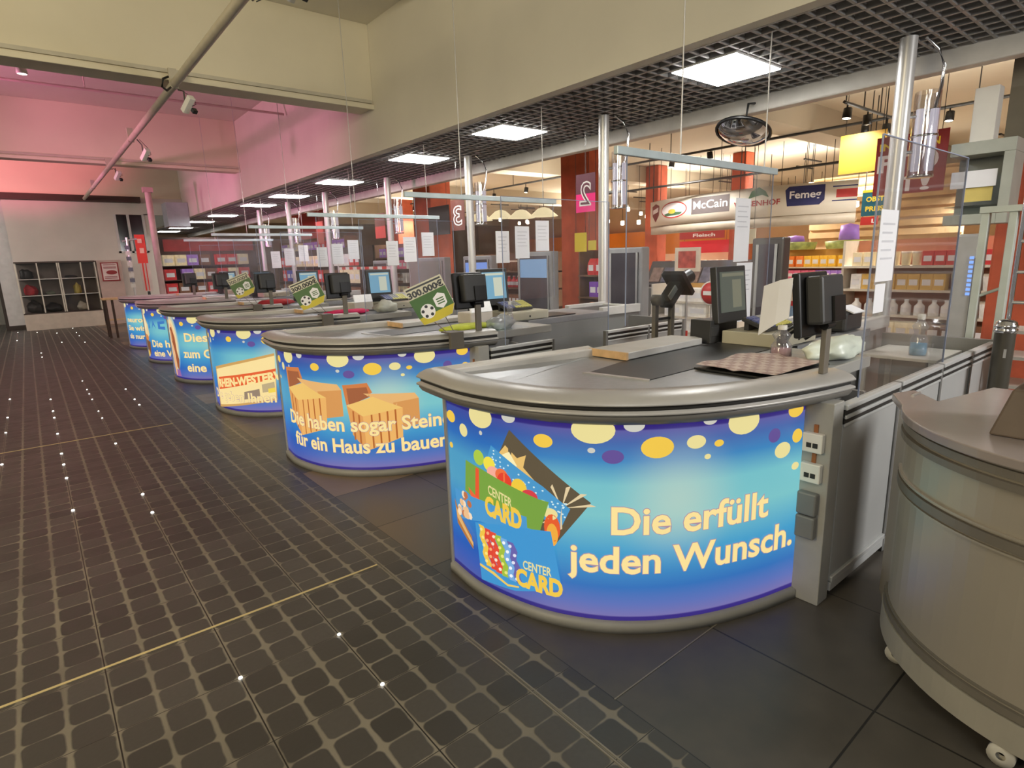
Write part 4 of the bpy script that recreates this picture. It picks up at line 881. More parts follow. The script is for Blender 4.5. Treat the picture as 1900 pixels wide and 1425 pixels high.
# ------------------------------------------------------------------ service counter at the right edge
cx, cy, rr = 2.582, .103, .607
arc = lambda r, a0=104, a1=236, n=30: [(cx+r*math.cos(math.radians(a0+(a1-a0)*i/n)), cy+r*math.sin(math.radians(a0+(a1-a0)*i/n))) for i in range(n+1)]
t = thing('service_counter', 'rounded grey service counter on castors at the right edge', 'counter', (2.55, .1, 0))
cg = mat('counter_warm_grey', (168, 160, 146), .34, .25, .04, 2)
m = MB(); m.prism(arc(rr)+[(2.75, -.55), (2.95, -.55), (2.95, .55), (2.58, .655), (2.70, .745), (2.62, .775)], .07, .90); m.build('body', cg, t)
path = [Vector(p) for p in arc(rr)][::-1]
bnd = mat('counter_band', (112, 106, 96), .4)
for z0, z1, d, mt in ((.868, .892, .012, bnd), (.835, .857, .016, bnd), (.66, .69, .012, bnd), (.17, .195, .012, bnd), (.698, .706, .010, cg), (.646, .652, .010, cg), (.07, .165, .014, mat('counter_base_pale', (160, 155, 142), .4)), (.205, .212, .008, bnd)):
    m = MB(); m.sweep([Vector(p) for p in arc(rr)], [(0, z0), (-d, z0), (-d, z1), (0, z1)] if False else [(0, z0), (d, z0), (d, z1), (0, z1)], True, False)
    # travel is counter-clockwise, so the outside lies to the right of it
    m.build('trim_band' if mt is bnd else 'edge_band', mt, t)
m = MB(); m.prism(arc(rr+.022)+[(2.75, -.58), (2.97, -.58), (2.97, .56), (2.575, .64), (2.72, .76), (2.60, .80)], .90, .93); m.build('top', mat('counter_top_grey', (150, 140, 136), .22, 0, .06, 4), t, .004)
m = MB(); ps = on; a = math.radians(207); m.obox((cx+(rr+.001)*math.cos(a), cy+(rr+.001)*math.sin(a), .48), (.003, .004, .41), (0, 0, a)); m.build('seam', dark, t)
for a in (122, 167, 212):
    x, y = cx+(rr-.004)*math.cos(math.radians(a)), cy+(rr-.03)*math.sin(math.radians(a))
    m = MB(); m.lathe([(.012, -.012), (.034, -.012), (.034, .012), (.012, .012)], (x, y, .035), 18, 'X'); m.build('castor', mat('castor_white', (200, 196, 184), .4), t)
m = MB(); m.box(2.60, .725, .931, 2.68, .735, .934); m.build('edge_strip', alu, t); done()
t = thing('cardboard_box', 'dark brown tapered box standing on the service counter', 'box', (2.36, .25, .93))
m = MB(); b0 = [(2.20, .41), (2.50, .41), (2.50, .05), (2.20, .05)]; b1 = [(2.245, .375), (2.48, .38), (2.48, .08), (2.235, .08)]
m.add([(x, y, .931) for x, y in b0]+[(x, y, 1.07) for x, y in b1], [(3, 2, 1, 0), (4, 5, 6, 7), (0, 1, 5, 4), (1, 2, 6, 5), (2, 3, 7, 6), (3, 0, 4, 7)]); m.build('box_body', mat('dark_brown_card', (98, 84, 72), .6, 0, .1, 8), t, .006)
m = MB(); m.box(2.27, .10, 1.07, 2.46, .35, 1.085); m.build('paper_stack', paper, t); done()

# ------------------------------------------------------------------ right hand fittings
t = thing('gate_frame', 'pale double upright frame with rungs at the end of the nearest side panels', 'frame', (4.95, .94, 0))
up = mat('upright_grey_green', (190, 198, 192), .4, .1)
for x, y in ((4.97, 1.10), (4.97, .955)): m = MB(); m.box(x-.03, y-.022, 0, x+.03, y+.022, 1.70); m.build('upright', up, t, .004)
for z in (.42, .78, 1.16): m = MB(); m.tube([(4.97, 1.08, z), (4.97, .975, z+.05)], .010, 8); m.build('rung', up, t)
m = MB(); m.box(4.93, .60, 1.70, 5.01, 1.13, 1.74); m.build('head_rail', up, t); done()
t = thing('antenna_gate', 'tall grey antenna panel with a blue lit strip behind the standing screen', 'gate', (5.6, 1.29, 0))
m = MB(); m.box(5.58, 1.215, 0, 5.63, 1.40, 1.58); m.build('panel', mat('antenna_grey', (176, 176, 176), .4), t, .02)
m = MB(); m.box(5.574, 1.25, .70, 5.58, 1.27, 1.40); m.build('groove', mat('antenna_groove', (110, 112, 116), .4), t)
m = MB()
for q in range(9): m.box(5.572, 1.275, 1.12+q*.034, 5.579, 1.30, 1.14+q*.034)
m.build('blue_strip', lum('blue_leds', (130, 170, 255), 1.2), t); done()
t = thing('bollard', 'dark metal bollard with a ribbed chrome collar behind the service counter', 'bollard', (4.3, .79, 0))
m = MB(); m.tube([(4.3, .79, 0), (4.3, .79, 1.0)], .05, 20); m.build('shaft', mat('gunmetal', (92, 88, 80), .35, .6), t)
m = MB(); m.lathe([(.05, 1.0), (.056, 1.005), (.056, 1.02), (.05, 1.025), (.056, 1.03), (.056, 1.045), (.05, 1.05), (.05, 1.06), (.03, 1.075), (.0001, 1.078)], (4.3, .79, 0), 20); m.build('collar', chrome, t)
m = MB(); m.box(4.252, .765, .86, 4.256, .80, .91); m.build('plate', alu, t); done()
t = thing('wire_rack', 'chrome ladder rack with glass shelves at the right edge', 'rack', (4.6, .6, 0))
for y in (.84, .25): m = MB(); m.tube([(4.6, y, 0), (4.6, y, 2.0)], .012, 8); m.build('upright', chrome, t)
for z in (1.15, 1.33, 1.51, 1.69, 1.87): m = MB(); m.tube([(4.6, .84, z), (4.6, .25, z)], .010, 8); m.build('rung', alu, t)
for z in (.62, .80, .96): m = MB(); m.box(4.6, .25, z, 4.9, .84, z+.02); m.build('shelf', mat('rack_shelf', (206, 200, 190), .3), t)
done()
t = thing('wall_cabinet', 'grey green open cabinet hanging on the terracotta pillar', 'cabinet', (6.1, 1.43, 1.67))
cgm = mat('cabinet_grey_green', (168, 172, 162), .45)
m = MB(); m.box(6.0, 1.20, 2.20, 6.3, 1.62, 2.30); m.box(6.0, 1.20, 1.66, 6.3, 1.27, 2.20); m.box(6.0, 1.27, 1.66, 6.3, 1.62, 1.74); m.build('frame', cgm, t, .004)
m = MB(); m.box(6.28, 1.27, 1.74, 6.30, 1.62, 2.20); m.build('back_panel', mat('cabinet_back', (120, 124, 120), .5), t)
m = MB(); m.box(6.02, 1.30, 1.95, 6.03, 1.60, 2.08); m.build('white_card', paper, t)
m = MB(); m.box(6.04, 1.32, 1.84, 6.05, 1.50, 1.95); m.build('yellow_card', mat('card_yellow', (216, 196, 110), .5), t)
m = MB(); m.box(6.01, 1.27, 1.80, 6.28, 1.62, 1.81); m.build('shelf', clear('cabinet_glass', (.8, .85, .83), .1, .05), t); done()
m = MB(); m.box(6.22, 1.40, 2.32, 6.36, 1.56, 2.74); one('white_panel', 'plain white panel above the grey green cabinet', 'panel', m, white, (6.3, 1.48, 2.32), None, .004)
m = MB(); m.obox((6.45, 1.30, 2.78), (.05, .07, .52), (0, .0, 0)); m.box(6.3, 1.2, 3.0, 6.6, 2.2, 3.3); one('bracket_beam', 'olive grey steel bracket at the top right beside the terracotta pillar', 'bracket', m, mat('olive_steel', (112, 106, 92), .6), (6.45, 1.3, 2.3))

# ------------------------------------------------------------------ lane end cabinets
def cabinet(x, y0, y1, h, lab, frame, front, lit=None, dp=.16):
    t = thing('dispenser_cabinet', lab, 'cabinet', (x+.2, (y0+y1)/2, 0))
    m = MB(); m.box(x, y0, 0, x+dp, y1, h); m.build('case', frame, t, .02)
    m = MB(); m.box(x-.012, y0+.06, .35, x, y1-.06, h-.07); m.build('dark_front', front, t)
    for y in (y0+.06, y1-.09): m = MB(); m.box(x-.02, y, .30, x-.002, y+.03, h-.07); m.build('edge_strip', alu, t)
    if lit: m = MB(); m.box(x-.016, y0+.10, h-.42, x-.012, y1-.10, h-.12); m.build('lit_panel', lit, t)
    done()
fg = mat('cabinet_grey', (150, 150, 152), .4); fd = mat('smoked_front', (74, 70, 76), .15, 0, .15, 3)
cabinet(6.2, 4.90, 5.50, 1.60, 'grey cabinet with a smoked front beside the silver pole of the second lane', fg, fd)
cabinet(6.3, 3.10, 3.46, 1.64, 'dark smoked cabinet behind the nearest till screen', mat('dark_case', (82, 78, 76), .3), fd)
cabinet(6.5, 6.93, 7.79, 1.60, 'grey cabinet with a pale blue lit top in the third lane', fg, fd, lum('blue_lit', (140, 178, 214), .8))
cabinet(6.5, 8.52, 9.40, 1.57, 'grey cabinet with a blue glowing window in the fourth lane', fg, fd, lum('blue_glow', (120, 150, 220), 1.0))
cabinet(6.3, 9.75, 11.15, 1.57, 'wide plain grey cabinet behind the third till', fg, mat('grey_front', (140, 136, 132), .4))
cabinet(6.4, 12.2, 13.0, 1.55, 'grey cabinet further along behind the fourth till', fg, fd)
t = thing('no_entry_sign', 'round red no entry sign behind the nearest till screen', 'sign', (6.38, 4.0, .0))
m = MB(); m.lathe([(.0001, -.012), (.14, -.012), (.14, 0), (.0001, 0)], (6.36, 3.98, 1.02), 28, 'X'); m.build('red_disc', mat('sign_signal_red', (196, 40, 36), .4), t)
m = MB(); m.box(6.343, 3.88, .995, 6.35, 4.08, 1.045); m.build('white_bar', white, t)
m = MB(); m.lathe([(.13, -.0135), (.145, -.0135), (.145, .002), (.13, .002)], (6.36, 3.98, 1.02), 28, 'X'); m.build('white_rim', white, t)
m = MB(); m.tube([(6.39, 3.98, 0), (6.39, 3.98, 1.1)], .02, 8); m.build('post', alu, t); done()
t = thing('barrier_tape', 'red and white striped barrier tape across the far lanes', 'tape', (6.0, 12.6, 1.38))
m = MB(); N_ = 14
for i in range(N_):
    m.m = i % 2; y0 = 11.13+2.94*i/N_; y1 = 11.13+2.94*(i+1)/N_; m.box(5.998, y0, 1.36, 6.002, y1, 1.42)
m.build('tape_band', [mat('tape_red', (196, 60, 50), .5), white], t)
for y in (11.13, 14.07): m = MB(); m.tube([(6.0, y, 0), (6.0, y, 1.45)], .02, 8); m.build('post', alu, t)
done()
#PART6
# ------------------------------------------------------------------ sales floor: lamps
lamp_on = lum('track_lamp_glow', (255, 238, 205), 9.0)
def track(lab, p0, p1):
    m = MB(); m.tube([p0, p1], .022, 4); d = Vector(p1)-Vector(p0); n = 3
    for i in range(n+1): q = Vector(p0)+d*(.03+.94*i/n); m.box(q.x-.006, q.y-.006, q.z, q.x+.006, q.y+.006, 3.747)
    one('lamp_track', lab, 'lamp track', m, charcoal, tuple((Vector(p0)+Vector(p1))/2))
track('long dark lamp track running along the sales floor ceiling', (9.95, 2.0, 3.32), (9.95, 17.2, 3.32))
track('short grey lamp track pointing away above the red sign', (8.1, 3.35, 3.26), (9.85, 3.35, 3.26))
track('thin dark rail above the curved advertising banner', (10.4, 3.6, 2.86), (10.4, 10.4, 2.86))
def tlamp(x, y, z, tilt, lab, on_=True, power=0):
    t = thing('track_spotlight', lab, 'spotlight', (x, y, z), 'spotlights over the sales floor')
    R = Matrix.Rotation(tilt, 3, 'Y')
    m = MB(); m.lathe([(.0001, .12), (.05, .12), (.055, 0), (.048, -.005)], (0, 0, 0), 14)
    for i in range(len(m.v)): m.v[i] = R @ m.v[i]+Vector((x, y, z))
    m.build('housing', black, t)
    m = MB(); m.lathe([(.05, .004), (.0001, -.012)], (0, 0, 0), 14)
    for i in range(len(m.v)): m.v[i] = R @ m.v[i]+Vector((x, y, z))
    m.build('lamp', lamp_on if on_ else mat('unlit_lamp', (150, 140, 120), .3), t)
    m = MB(); m.tube([(x, y, z+.10), (x, y, 3.30 if x > 9.9 else 3.235)], .010, 6); m.build('stem', black, t); done()
    if power: spot('track_spot_lamp', (x, y, z-.03), (x+.3, y, 0), power*2.0, (1, .93, .83), 150, .05)
TL = [(9.95, 7.2, 3.13, 'lamp on the long track above the shield on the banner', 1, 160), (9.95, 6.36, 3.17, 'dark lamp on the long track right of the round mirror', 0, 0), (9.95, 3.79, 3.17, 'black lamp on the long track beside the silver pole', 0, 0), (9.95, 3.5, 3.10, 'lit lamp on the long track left of the silver pole', 1, 150),
      (9.95, 11.5, 3.10, 'bright lamp on the long track left of the near terracotta pillar', 1, 170), (9.95, 12.8, 3.08, 'second lamp on the long track left of the near terracotta pillar', 1, 120), (9.95, 15.4, 3.10, 'lamp on the far stretch of the long track', 1, 150), (9.95, 17.0, 3.10, 'last lamp on the long track', 1, 150),
      (8.2, 3.35, 3.08, 'bright lamp at the near end of the short track', 1, 35), (8.84, 3.35, 3.08, 'second black lamp on the short track', 0, 0), (9.5, 3.35, 3.04, 'third black lamp on the short track', 0, 0), (9.95, 2.75, 3.14, 'lamp at the near end of the long track', 1, 120)]
for x, y, z, l, o_, p in TL: tlamp(x, y, z, random.uniform(-.25, .25), l, o_, p)
rl = random.Random(5); t0 = None
FARL = [(rl.uniform(13.5, 19.5), rl.uniform(3, 21), rl.choice((2.85, 3.1))) for _ in range(34)]
m = MB(); m.lathe([(.0001, .10), (.05, .10), (.06, 0), (.045, -.02), (.0001, -.03)], (0, 0, 0), 12)
for i, (x, y, z) in enumerate(FARL):
    if i == 0:
        m2 = MB(); m2.lathe([(.0001, .10), (.05, .10), (.06, 0), (.045, -.02), (.0001, -.03)], (x, y, z), 12); m2.m = 1; m2.tube([(x, y, z+.1), (x, y, z+.55)], .008, 6); m2.box(x-.4, y-.02, z+.55, x+.4, y+.02, z+.58); m2.tube([(x, y, z+.58), (x, y, 3.747)], .008, 6)
        t0 = one('pendant_lamp', 'small glowing lamp far back over the sales floor', 'lamp', m2, [lamp_on, black], (x, y, z), 'small glowing lamps far back')
    else:
        c = t0.copy(); COL.objects.link(c); c.location = (x, y, FARL[0][2])
    if i % 4 == 0: spot('pendant_spot_lamp', (x, y, z-.08), (x-.3, y, 0), 600, (1, .92, .82), 150, .06)
low = random.Random(9)
m2 = MB(); m2.lathe([(.0001, .09), (.045, .09), (.05, 0), (.04, -.015), (.0001, -.025)], (13.0, 6.0, 2.3), 12); m2.m = 1; m2.tube([(13.0, 6.0, 2.39), (13.0, 6.0, 3.747)], .006, 6)
tl = one('drop_lamp', 'small bright lamp on a thin rod above the lit shelves', 'lamp', m2, [lamp_on, black], (13.0, 6.0, 2.3), 'drop lamps above the lit shelves')
for i in range(16):
    c = tl.copy(); COL.objects.link(c); c.location = (low.uniform(12.2, 13.3), 4.9+i*.38+low.uniform(-.1, .1), 2.3)
shade = lum('warm_shade', (246, 226, 176), 1.1)
for i, (y, z) in enumerate(((17.9, 3.2), (16.7, 3.12), (15.5, 3.10), (19.2, 3.2), (22.5, 2.7))):
    t = thing('shade_lamp', ('leftmost warm conical ceiling lamp left of the near pillar', 'middle warm conical ceiling lamp left of the near pillar', 'warm conical ceiling lamp nearest the near pillar', 'warm conical ceiling lamp beside the brown lane sign', 'large warm domed lamp over the far lanes')[i], 'lamp', (14.2, y, z-.3))
    m = MB(); m.lathe([(.50, 0), (.20, .26), (.06, .30)], (14.2, y, z-.2), 20); m.build('shade', shade, t)
    m = MB(); m.tube([(14.2, y, z+.08), (14.2, y, 3.747)], .012, 6); m.build('stem', charcoal, t); done()
# ------------------------------------------------------------------ hanging advertising
t = thing('banner', 'long curved white banner with brand logos hanging over the sales floor', 'banner', (11, 6.6, 2.0))
bp_ = catmull([(11.35, 8.75), (11.0, 8.0), (10.8, 6.9), (10.85, 5.6), (11.35, 4.35)], 8)
bl_ = [0]
for a, b in zip(bp_, bp_[1:]): bl_.append(bl_[-1]+(b-a).length)
def onb(u, d=0):
    u = max(0, min(bl_[-1]-.001, u)); i = max(j for j in range(len(bl_)) if bl_[j] <= u); i = min(i, len(bp_)-2)
    q = (bp_[i+1]-bp_[i]).normalized(); p = bp_[i]+q*(u-bl_[i]); return p+Vector((q.y, -q.x))*d
def B(d): return lambda u, v: (onb(u, d).x, onb(u, d).y, v)
m = MB(); m.sweep(bp_, [(-.02, 2.12), (0, 2.12), (0, 2.66), (-.02, 2.66)]); m.build('white_band', mat('banner_white_band', (222, 218, 206), .5, 0, .03, 2), t)
m = MB(); m.sweep(bp_, [(-.25, 1.94), (-.02, 1.94), (-.02, 2.12), (-.25, 2.12)]); m.build('lower_band', mat('banner_grey_band', (176, 166, 150), .5), t)
bt = bl_[-1]
logos = MB(); lm = [mat('logo_maroon', (122, 46, 50), .5), mat('logo_grey', (96, 90, 92), .5), mat('logo_navy', (28, 34, 96), .5), mat('logo_green', (70, 110, 76), .5), mat('logo_red', (196, 60, 58), .5), paper, mat('logo_yellow', (222, 196, 80), .5), mat('logo_rust', (168, 56, 60), .5)]
logos.m = 0; poly_on(logos, [(.10, 2.55), (.28, 2.60), (.46, 2.55), (.44, 2.34), (.28, 2.20), (.12, 2.34)], B(.004), .1); logos.m = 5; poly_on(logos, [(.15, 2.47), (.42, 2.52), (.41, 2.42), (.15, 2.38)], B(.008), .1)
logos.m = 4; poly_on(logos, ell(.98, 2.42, .42, .17, 26), B(.004), .1); logos.m = 5; poly_on(logos, ell(.98, 2.42, .39, .145, 26), B(.007), .1); logos.m = 3; poly_on(logos, [(.68, 2.34), (.9, 2.38), (1.28, 2.36), (1.2, 2.31), (.75, 2.30)], B(.01), .1); logos.m = 6; poly_on(logos, ell(.95, 2.39, .12, .05, 12), B(.012), .1)
logos.m = 1; poly_on(logos, [(1.52, 2.28), (2.42, 2.28), (2.42, 2.60), (1.52, 2.60)], B(.004), .1)
logos.m = 3; poly_on(logos, [(2.80, 2.47), (2.86, 2.60), (3.0, 2.66), (3.12, 2.58), (3.18, 2.47), (3.06, 2.52), (2.94, 2.50)], B(.004), .1)
logos.m = 2; poly_on(logos, [(3.50, 2.28), (3.46, 2.56), (3.52, 2.62), (4.10, 2.62), (4.10, 2.36), (4.02, 2.28)], B(.004), .1)
logos.m = 2; poly_on(logos, [(4.22, 2.56), (4.70, 2.56), (4.70, 2.58), (4.22, 2.58)], B(.004), .1); poly_on(logos, [(4.22, 2.32), (4.70, 2.32), (4.70, 2.34), (4.22, 2.34)], B(.004), .1); logos.m = 4; poly_on(logos, [(4.28, 2.38), (4.66, 2.38), (4.66, 2.52), (4.28, 2.52)], B(.004), .1)
logos.build('logo_shapes', lm, t)
m = MB(); m.m = 0; put_text(m, 'McCain', 1.58, 2.38, 2.38, .16, B(.009), .01, .1); put_text(m, 'Femeg', 3.54, 4.04, 2.41, .13, B(.009), .02, .1); m.m = 1; put_text(m, 'WIESENHOF', 2.52, 3.38, 2.33, .10, B(.006), .02, .1); m.build('logo_lettering', [paper, mat('logo_rust', (168, 56, 60))], t)
for u in (.5, 2.2, 4.2): m = MB(); p = onb(u); m.tube([(p.x, p.y, 2.66), (p.x, p.y, 3.75)], .006, 6); m.build('hanger', charcoal, t)
done()
def hang(lab, x, y0, y1, z0, z1, c, emit=0, texts=(), name='hanging_sign', border=None):
    t = thing(name, lab, 'sign', (x, (y0+y1)/2, z0))
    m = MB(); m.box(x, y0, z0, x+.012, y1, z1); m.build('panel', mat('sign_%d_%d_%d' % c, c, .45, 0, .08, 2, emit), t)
    if border: m = MB(); m.box(x-.001, y0, z1-.10*(z1-z0), x, y1, z1); m.build('border', border, t)
    for body, a, b, v, cap, col in texts:
        m = MB(); put_text(m, body, -a, -b, v, cap, lambda u, w: (x-.003, -u, w), .03); m.build('lettering', col, t)
    m = MB()
    for y in (y0+.1*(y1-y0), y1-.1*(y1-y0)): m.tube([(x+.006, y, z1), (x+.006, y, 3.747)], .004, 5)
    m.build('hanger', charcoal, t); done()
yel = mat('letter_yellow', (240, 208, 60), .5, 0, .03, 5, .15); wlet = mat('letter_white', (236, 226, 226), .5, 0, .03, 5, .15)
hang('red hanging price sign with white letters behind the silver pole', 8.0, 2.19, 2.90, 2.10, 2.75, (160, 44, 52), .06, (('INS', 2.86, 2.66, 2.60, .08, yel), ('AN', 2.42, 2.27, 2.60, .08, yel), ('T', 2.60, 2.46, 2.36, .19, wlet), ('D', 2.40, 2.27, 2.36, .19, wlet), ('T', 2.62, 2.46, 2.13, .16, wlet), ('!', 2.40, 2.34, 2.13, .16, wlet), ('F', 2.86, 2.70, 2.36, .19, wlet)))
hang('yellow hanging sign left of the red price sign', 8.5, 2.98, 3.52, 2.45, 2.93, (226, 180, 72), .03)
hang('teal hanging sign with yellow lettering under the yellow sign', 10.0, 3.42, 3.76, 1.97, 2.35, (36, 106, 128), .03, (('OBST', 3.70, 3.46, 2.18, .07, yel), ('PREIS', 3.70, 3.46, 2.04, .07, yel)), border=yel)
hang('small red sign with a white letter below the teal sign', 10.06, 3.54, 3.78, 1.84, 1.96, (190, 46, 40), .08, (('L', 3.62, 3.57, 1.87, .06, wlet),))
hang('long red header board over the far chilled counters', 13.0, 7.85, 9.1, 1.84, 2.02, (180, 58, 58), .06, (('Fleisch', 8.7, 8.1, 1.89, .08, wlet),))
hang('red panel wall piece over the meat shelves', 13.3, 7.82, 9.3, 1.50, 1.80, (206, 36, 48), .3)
hang('yellow price sheet on the near terracotta pillar', 7.5, 7.12, 7.40, 1.58, 1.90, (220, 196, 60), .05, name='price_sheet')
hang('small yellow price sheet right of the terracotta pillar', 7.5, 6.90, 7.08, 1.60, 1.76, (216, 196, 70), .05, name='price_sheet')
hang('red shop board over the far lanes', 8.0, 19.5, 23.0, 2.4, 3.3, (186, 60, 56), .03)
hang('black framed picture board on the far terracotta pillar', 7.7, 11.6, 12.5, 2.1, 2.75, (44, 40, 42), 0)
hang('white framed small poster left of the near screen pole', 9.2, 5.0, 5.35, 1.62, 1.86, (216, 206, 176), .05)
t = thing('picture_sign', 'white framed red picture on a stand behind the card terminal', 'sign', (7.2, 4.9, 0))
m = MB(); m.box(7.19, 4.70, 1.25, 7.22, 5.10, 1.58); m.build('white_frame', mat('frame_cream', (228, 214, 194), .5), t)
m = MB(); m.box(7.183, 4.76, 1.30, 7.19, 5.04, 1.53); m.build('red_picture', mat('picture_red', (190, 88, 78), .5, 0, .35, 12), t)
m = MB(); m.tube([(7.21, 4.9, 0), (7.21, 4.9, 1.25)], .015, 8); m.box(7.1, 4.8, 0, 7.3, 5.0, .02); m.build('stand', alu, t); done()

# ------------------------------------------------------------------ sales floor: shelves and goods
PROD = {}
def product(kind, colname, rgb, sz):
    k = (kind, colname, sz)
    if k in PROD: return PROD[k]
    w, d, h = sz; m = MB()
    if kind == 'packet':
        m.m = 0; m.box(-d/2, -w/2, 0, d/2, w/2, h); m.m = 1; m.box(-d/2-.003, -w*.36, h*.28, -d/2, w*.36, h*.66)
    elif kind == 'bottle':
        r = w/2; m.m = 0; m.lathe([(.0001, 0), (r, 0), (r, h*.6), (r*.45, h*.78), (r*.4, h*.93)], (0, 0, 0), 12); m.m = 1; m.lathe([(r*.45, h*.93), (r*.45, h), (.0001, h)], (0, 0, 0), 10); m.lathe([(r*1.02, h*.2), (r*1.02, h*.5)], (0, 0, 0), 12)
    elif kind == 'tub':
        r = w/2; m.m = 0; m.lathe([(.0001, 0), (r*.8, 0), (r, h*.85)], (0, 0, 0), 12); m.m = 1; m.lathe([(r*1.06, h*.85), (r*1.06, h), (.0001, h)], (0, 0, 0), 12)
    elif kind == 'bag':
        m.m = 0; vs = []; 
        for j, (zz, k2, k3) in enumerate(((0, .9, .9), (h*.3, 1, 1), (h*.75, .95, .7), (h, .9, .12))):
            for a, b in ((-1, -1), (1, -1), (1, 1), (-1, 1)): vs.append((a*d/2*k3, b*w/2*k2, zz))
        fs = [(3, 2, 1, 0), (12, 13, 14, 15)]
        for j in range(3):
            for i in range(4): fs.append((j*4+i, j*4+(i+1) % 4, j*4+4+(i+1) % 4, j*4+4+i))
        m.add(vs, fs); m.m = 1; m.box(-d/2-.004, -w*.3, h*.25, -d/2+.001, w*.3, h*.6)
    lab2 = paper if kind != 'tub' else mat('tub_lid', (226, 214, 196), .5)
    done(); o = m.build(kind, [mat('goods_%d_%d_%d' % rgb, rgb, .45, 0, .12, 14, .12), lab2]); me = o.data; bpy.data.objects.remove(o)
    PROD[k] = me; return me
def goods(kind, x, y, z, cn, rgb, sz, where, grp):
    o = bpy.data.objects.new(kind, product(kind, cn, rgb, sz)); COL.objects.link(o); o.location = (x, y, z)
    o['label'] = '%s %s on %s' % (cn, kind, where); o['category'] = kind; o['group'] = '%s %ss on %s' % (cn, kind, where)
PAL = dict(yellow=(240, 190, 60), orange=(236, 130, 50), red=(200, 50, 52), purple=(120, 70, 170), pink=(226, 110, 140), cream=(236, 220, 180), white=(232, 228, 222), blue=(60, 80, 170), green=(110, 150, 70), brown=(120, 80, 56), teal=(60, 130, 140), violet=(160, 120, 200), gold=(210, 170, 90))
def shelf_unit(lab, where, x, y0, y1, zs, depth, rows, frame=None, seed=1, back=(150, 120, 96), top=None):
    rnd = random.Random(seed); frame = frame or mat('shelf_white', (222, 214, 200), .5)
    t = thing('shelf_unit', lab, 'shelf', (x+depth/2, (y0+y1)/2, 0)); h = top or zs[-1]+.4
    m = MB(); m.box(x+depth-.03, y0, 0, x+depth, y1, h); m.build('back_panel', mat('shelf_back_%d' % back[0], back, .6, 0, .1, 2), t)
    for z in zs: m = MB(); m.box(x, y0, z-.03, x+depth-.03, y1, z); m.build('shelf_board', frame, t)
    for y in (y0, y1-.03): m = MB(); m.box(x+.02, y, 0, x+depth, y+.03, h); m.build('upright', frame, t)
    done()
    for z, (kinds, cols, sz) in zip(zs, rows):
        y = y0+.05+sz[0]/2; c = rnd.choice(cols); k = kinds[0]; left = 0
        while y < y1-.05-sz[0]/2:
            if left <= 0: c = rnd.choice(cols); k = rnd.choice(kinds); left = rnd.randint(2, 5)
            goods(k, x+.03+sz[1]/2+rnd.uniform(0, .03), y, z+.001, c, PAL[c], sz, where, None); left -= 1
            y += sz[0]*rnd.choice((1.06, 1.06, 1.1, 1.3))
shelf_unit('brightly lit sweets shelf at the back, right of the nearest till screen', 'the lit sweets shelf', 13.6, 4.95, 7.3, (.25, .55, .85, 1.12), .6, [(['packet'], ['brown', 'purple', 'cream'], (.14, .2, .2)), (['packet', 'bag'], ['pink', 'red', 'violet'], (.13, .2, .21)), (['packet'], ['purple', 'violet', 'orange', 'pink'], (.15, .2, .19)), (['bag', 'packet'], ['yellow', 'orange', 'yellow', 'cream'], (.16, .2, .24))], None, 1, (206, 160, 90), 1.5)
for i, (y, c, z) in enumerate(((5.4, 'violet', 1.5), (6.55, 'cream', 1.5))):
    t = thing('display_stand', ('purple and green topped display over the sweets shelf, right one', 'cream topped display over the sweets shelf, left one')[i], 'display', (13.8, y, z))
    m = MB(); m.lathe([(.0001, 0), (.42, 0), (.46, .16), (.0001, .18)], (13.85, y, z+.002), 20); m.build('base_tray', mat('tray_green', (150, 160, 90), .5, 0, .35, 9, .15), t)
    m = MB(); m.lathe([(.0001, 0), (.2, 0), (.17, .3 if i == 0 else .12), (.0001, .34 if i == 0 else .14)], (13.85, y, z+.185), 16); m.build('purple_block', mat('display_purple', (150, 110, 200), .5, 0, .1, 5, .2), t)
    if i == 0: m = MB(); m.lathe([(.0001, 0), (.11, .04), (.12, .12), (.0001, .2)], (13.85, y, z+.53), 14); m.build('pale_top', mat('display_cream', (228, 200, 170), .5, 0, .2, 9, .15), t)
    done()
shelf_unit('reddish goods shelf seen through the standing screen of the nearest counter', 'the shelf behind the standing screen', 8.8, 1.75, 3.5, (.30, .62, .95, 1.26), .5, [(['packet'], ['brown', 'blue', 'cream'], (.15, .2, .22)), (['tub', 'bottle'], ['cream', 'white', 'blue', 'brown'], (.12, .12, .2)), (['packet', 'tub'], ['green', 'white', 'gold', 'teal'], (.13, .16, .2)), (['tub', 'packet'], ['cream', 'red', 'white'], (.12, .14, .18))], None, 2, (188, 128, 104), 1.6)
shelf_unit('far chilled shelf under the red panel', 'the far chilled shelf', 13.35, 7.9, 10.9, (.45, .80, 1.12), .6, [(['packet'], ['white', 'blue', 'red'], (.16, .2, .2)), (['tub', 'packet'], ['white', 'cream', 'green'], (.14, .15, .18)), (['packet', 'tub'], ['cream', 'yellow', 'white', 'red'], (.15, .15, .2))], None, 3, (220, 200, 170), 1.5)
shelf_unit('shelf of bright bags beside the near terracotta pillar', 'the shelf by the near pillar', 7.6, 6.62, 7.42, (.45, .80, 1.18), .4, [(['bag'], ['yellow', 'orange'], (.17, .16, .25)), (['bag', 'packet'], ['purple', 'pink', 'yellow'], (.17, .16, .26)), (['bag'], ['red', 'pink'], (.18, .16, .28))], mat('shelf_brown', (120, 90, 66), .5), 4, (110, 80, 66), 1.6)
shelf_unit('shelf stacked with white blue dotted packs behind the card terminal', 'the white pack shelf', 7.3, 4.62, 5.6, (.16, .38, .60, .82), .5, [(['packet'], ['white'], (.30, .3, .18))]*4, None, 5, (206, 206, 214), 1.06)
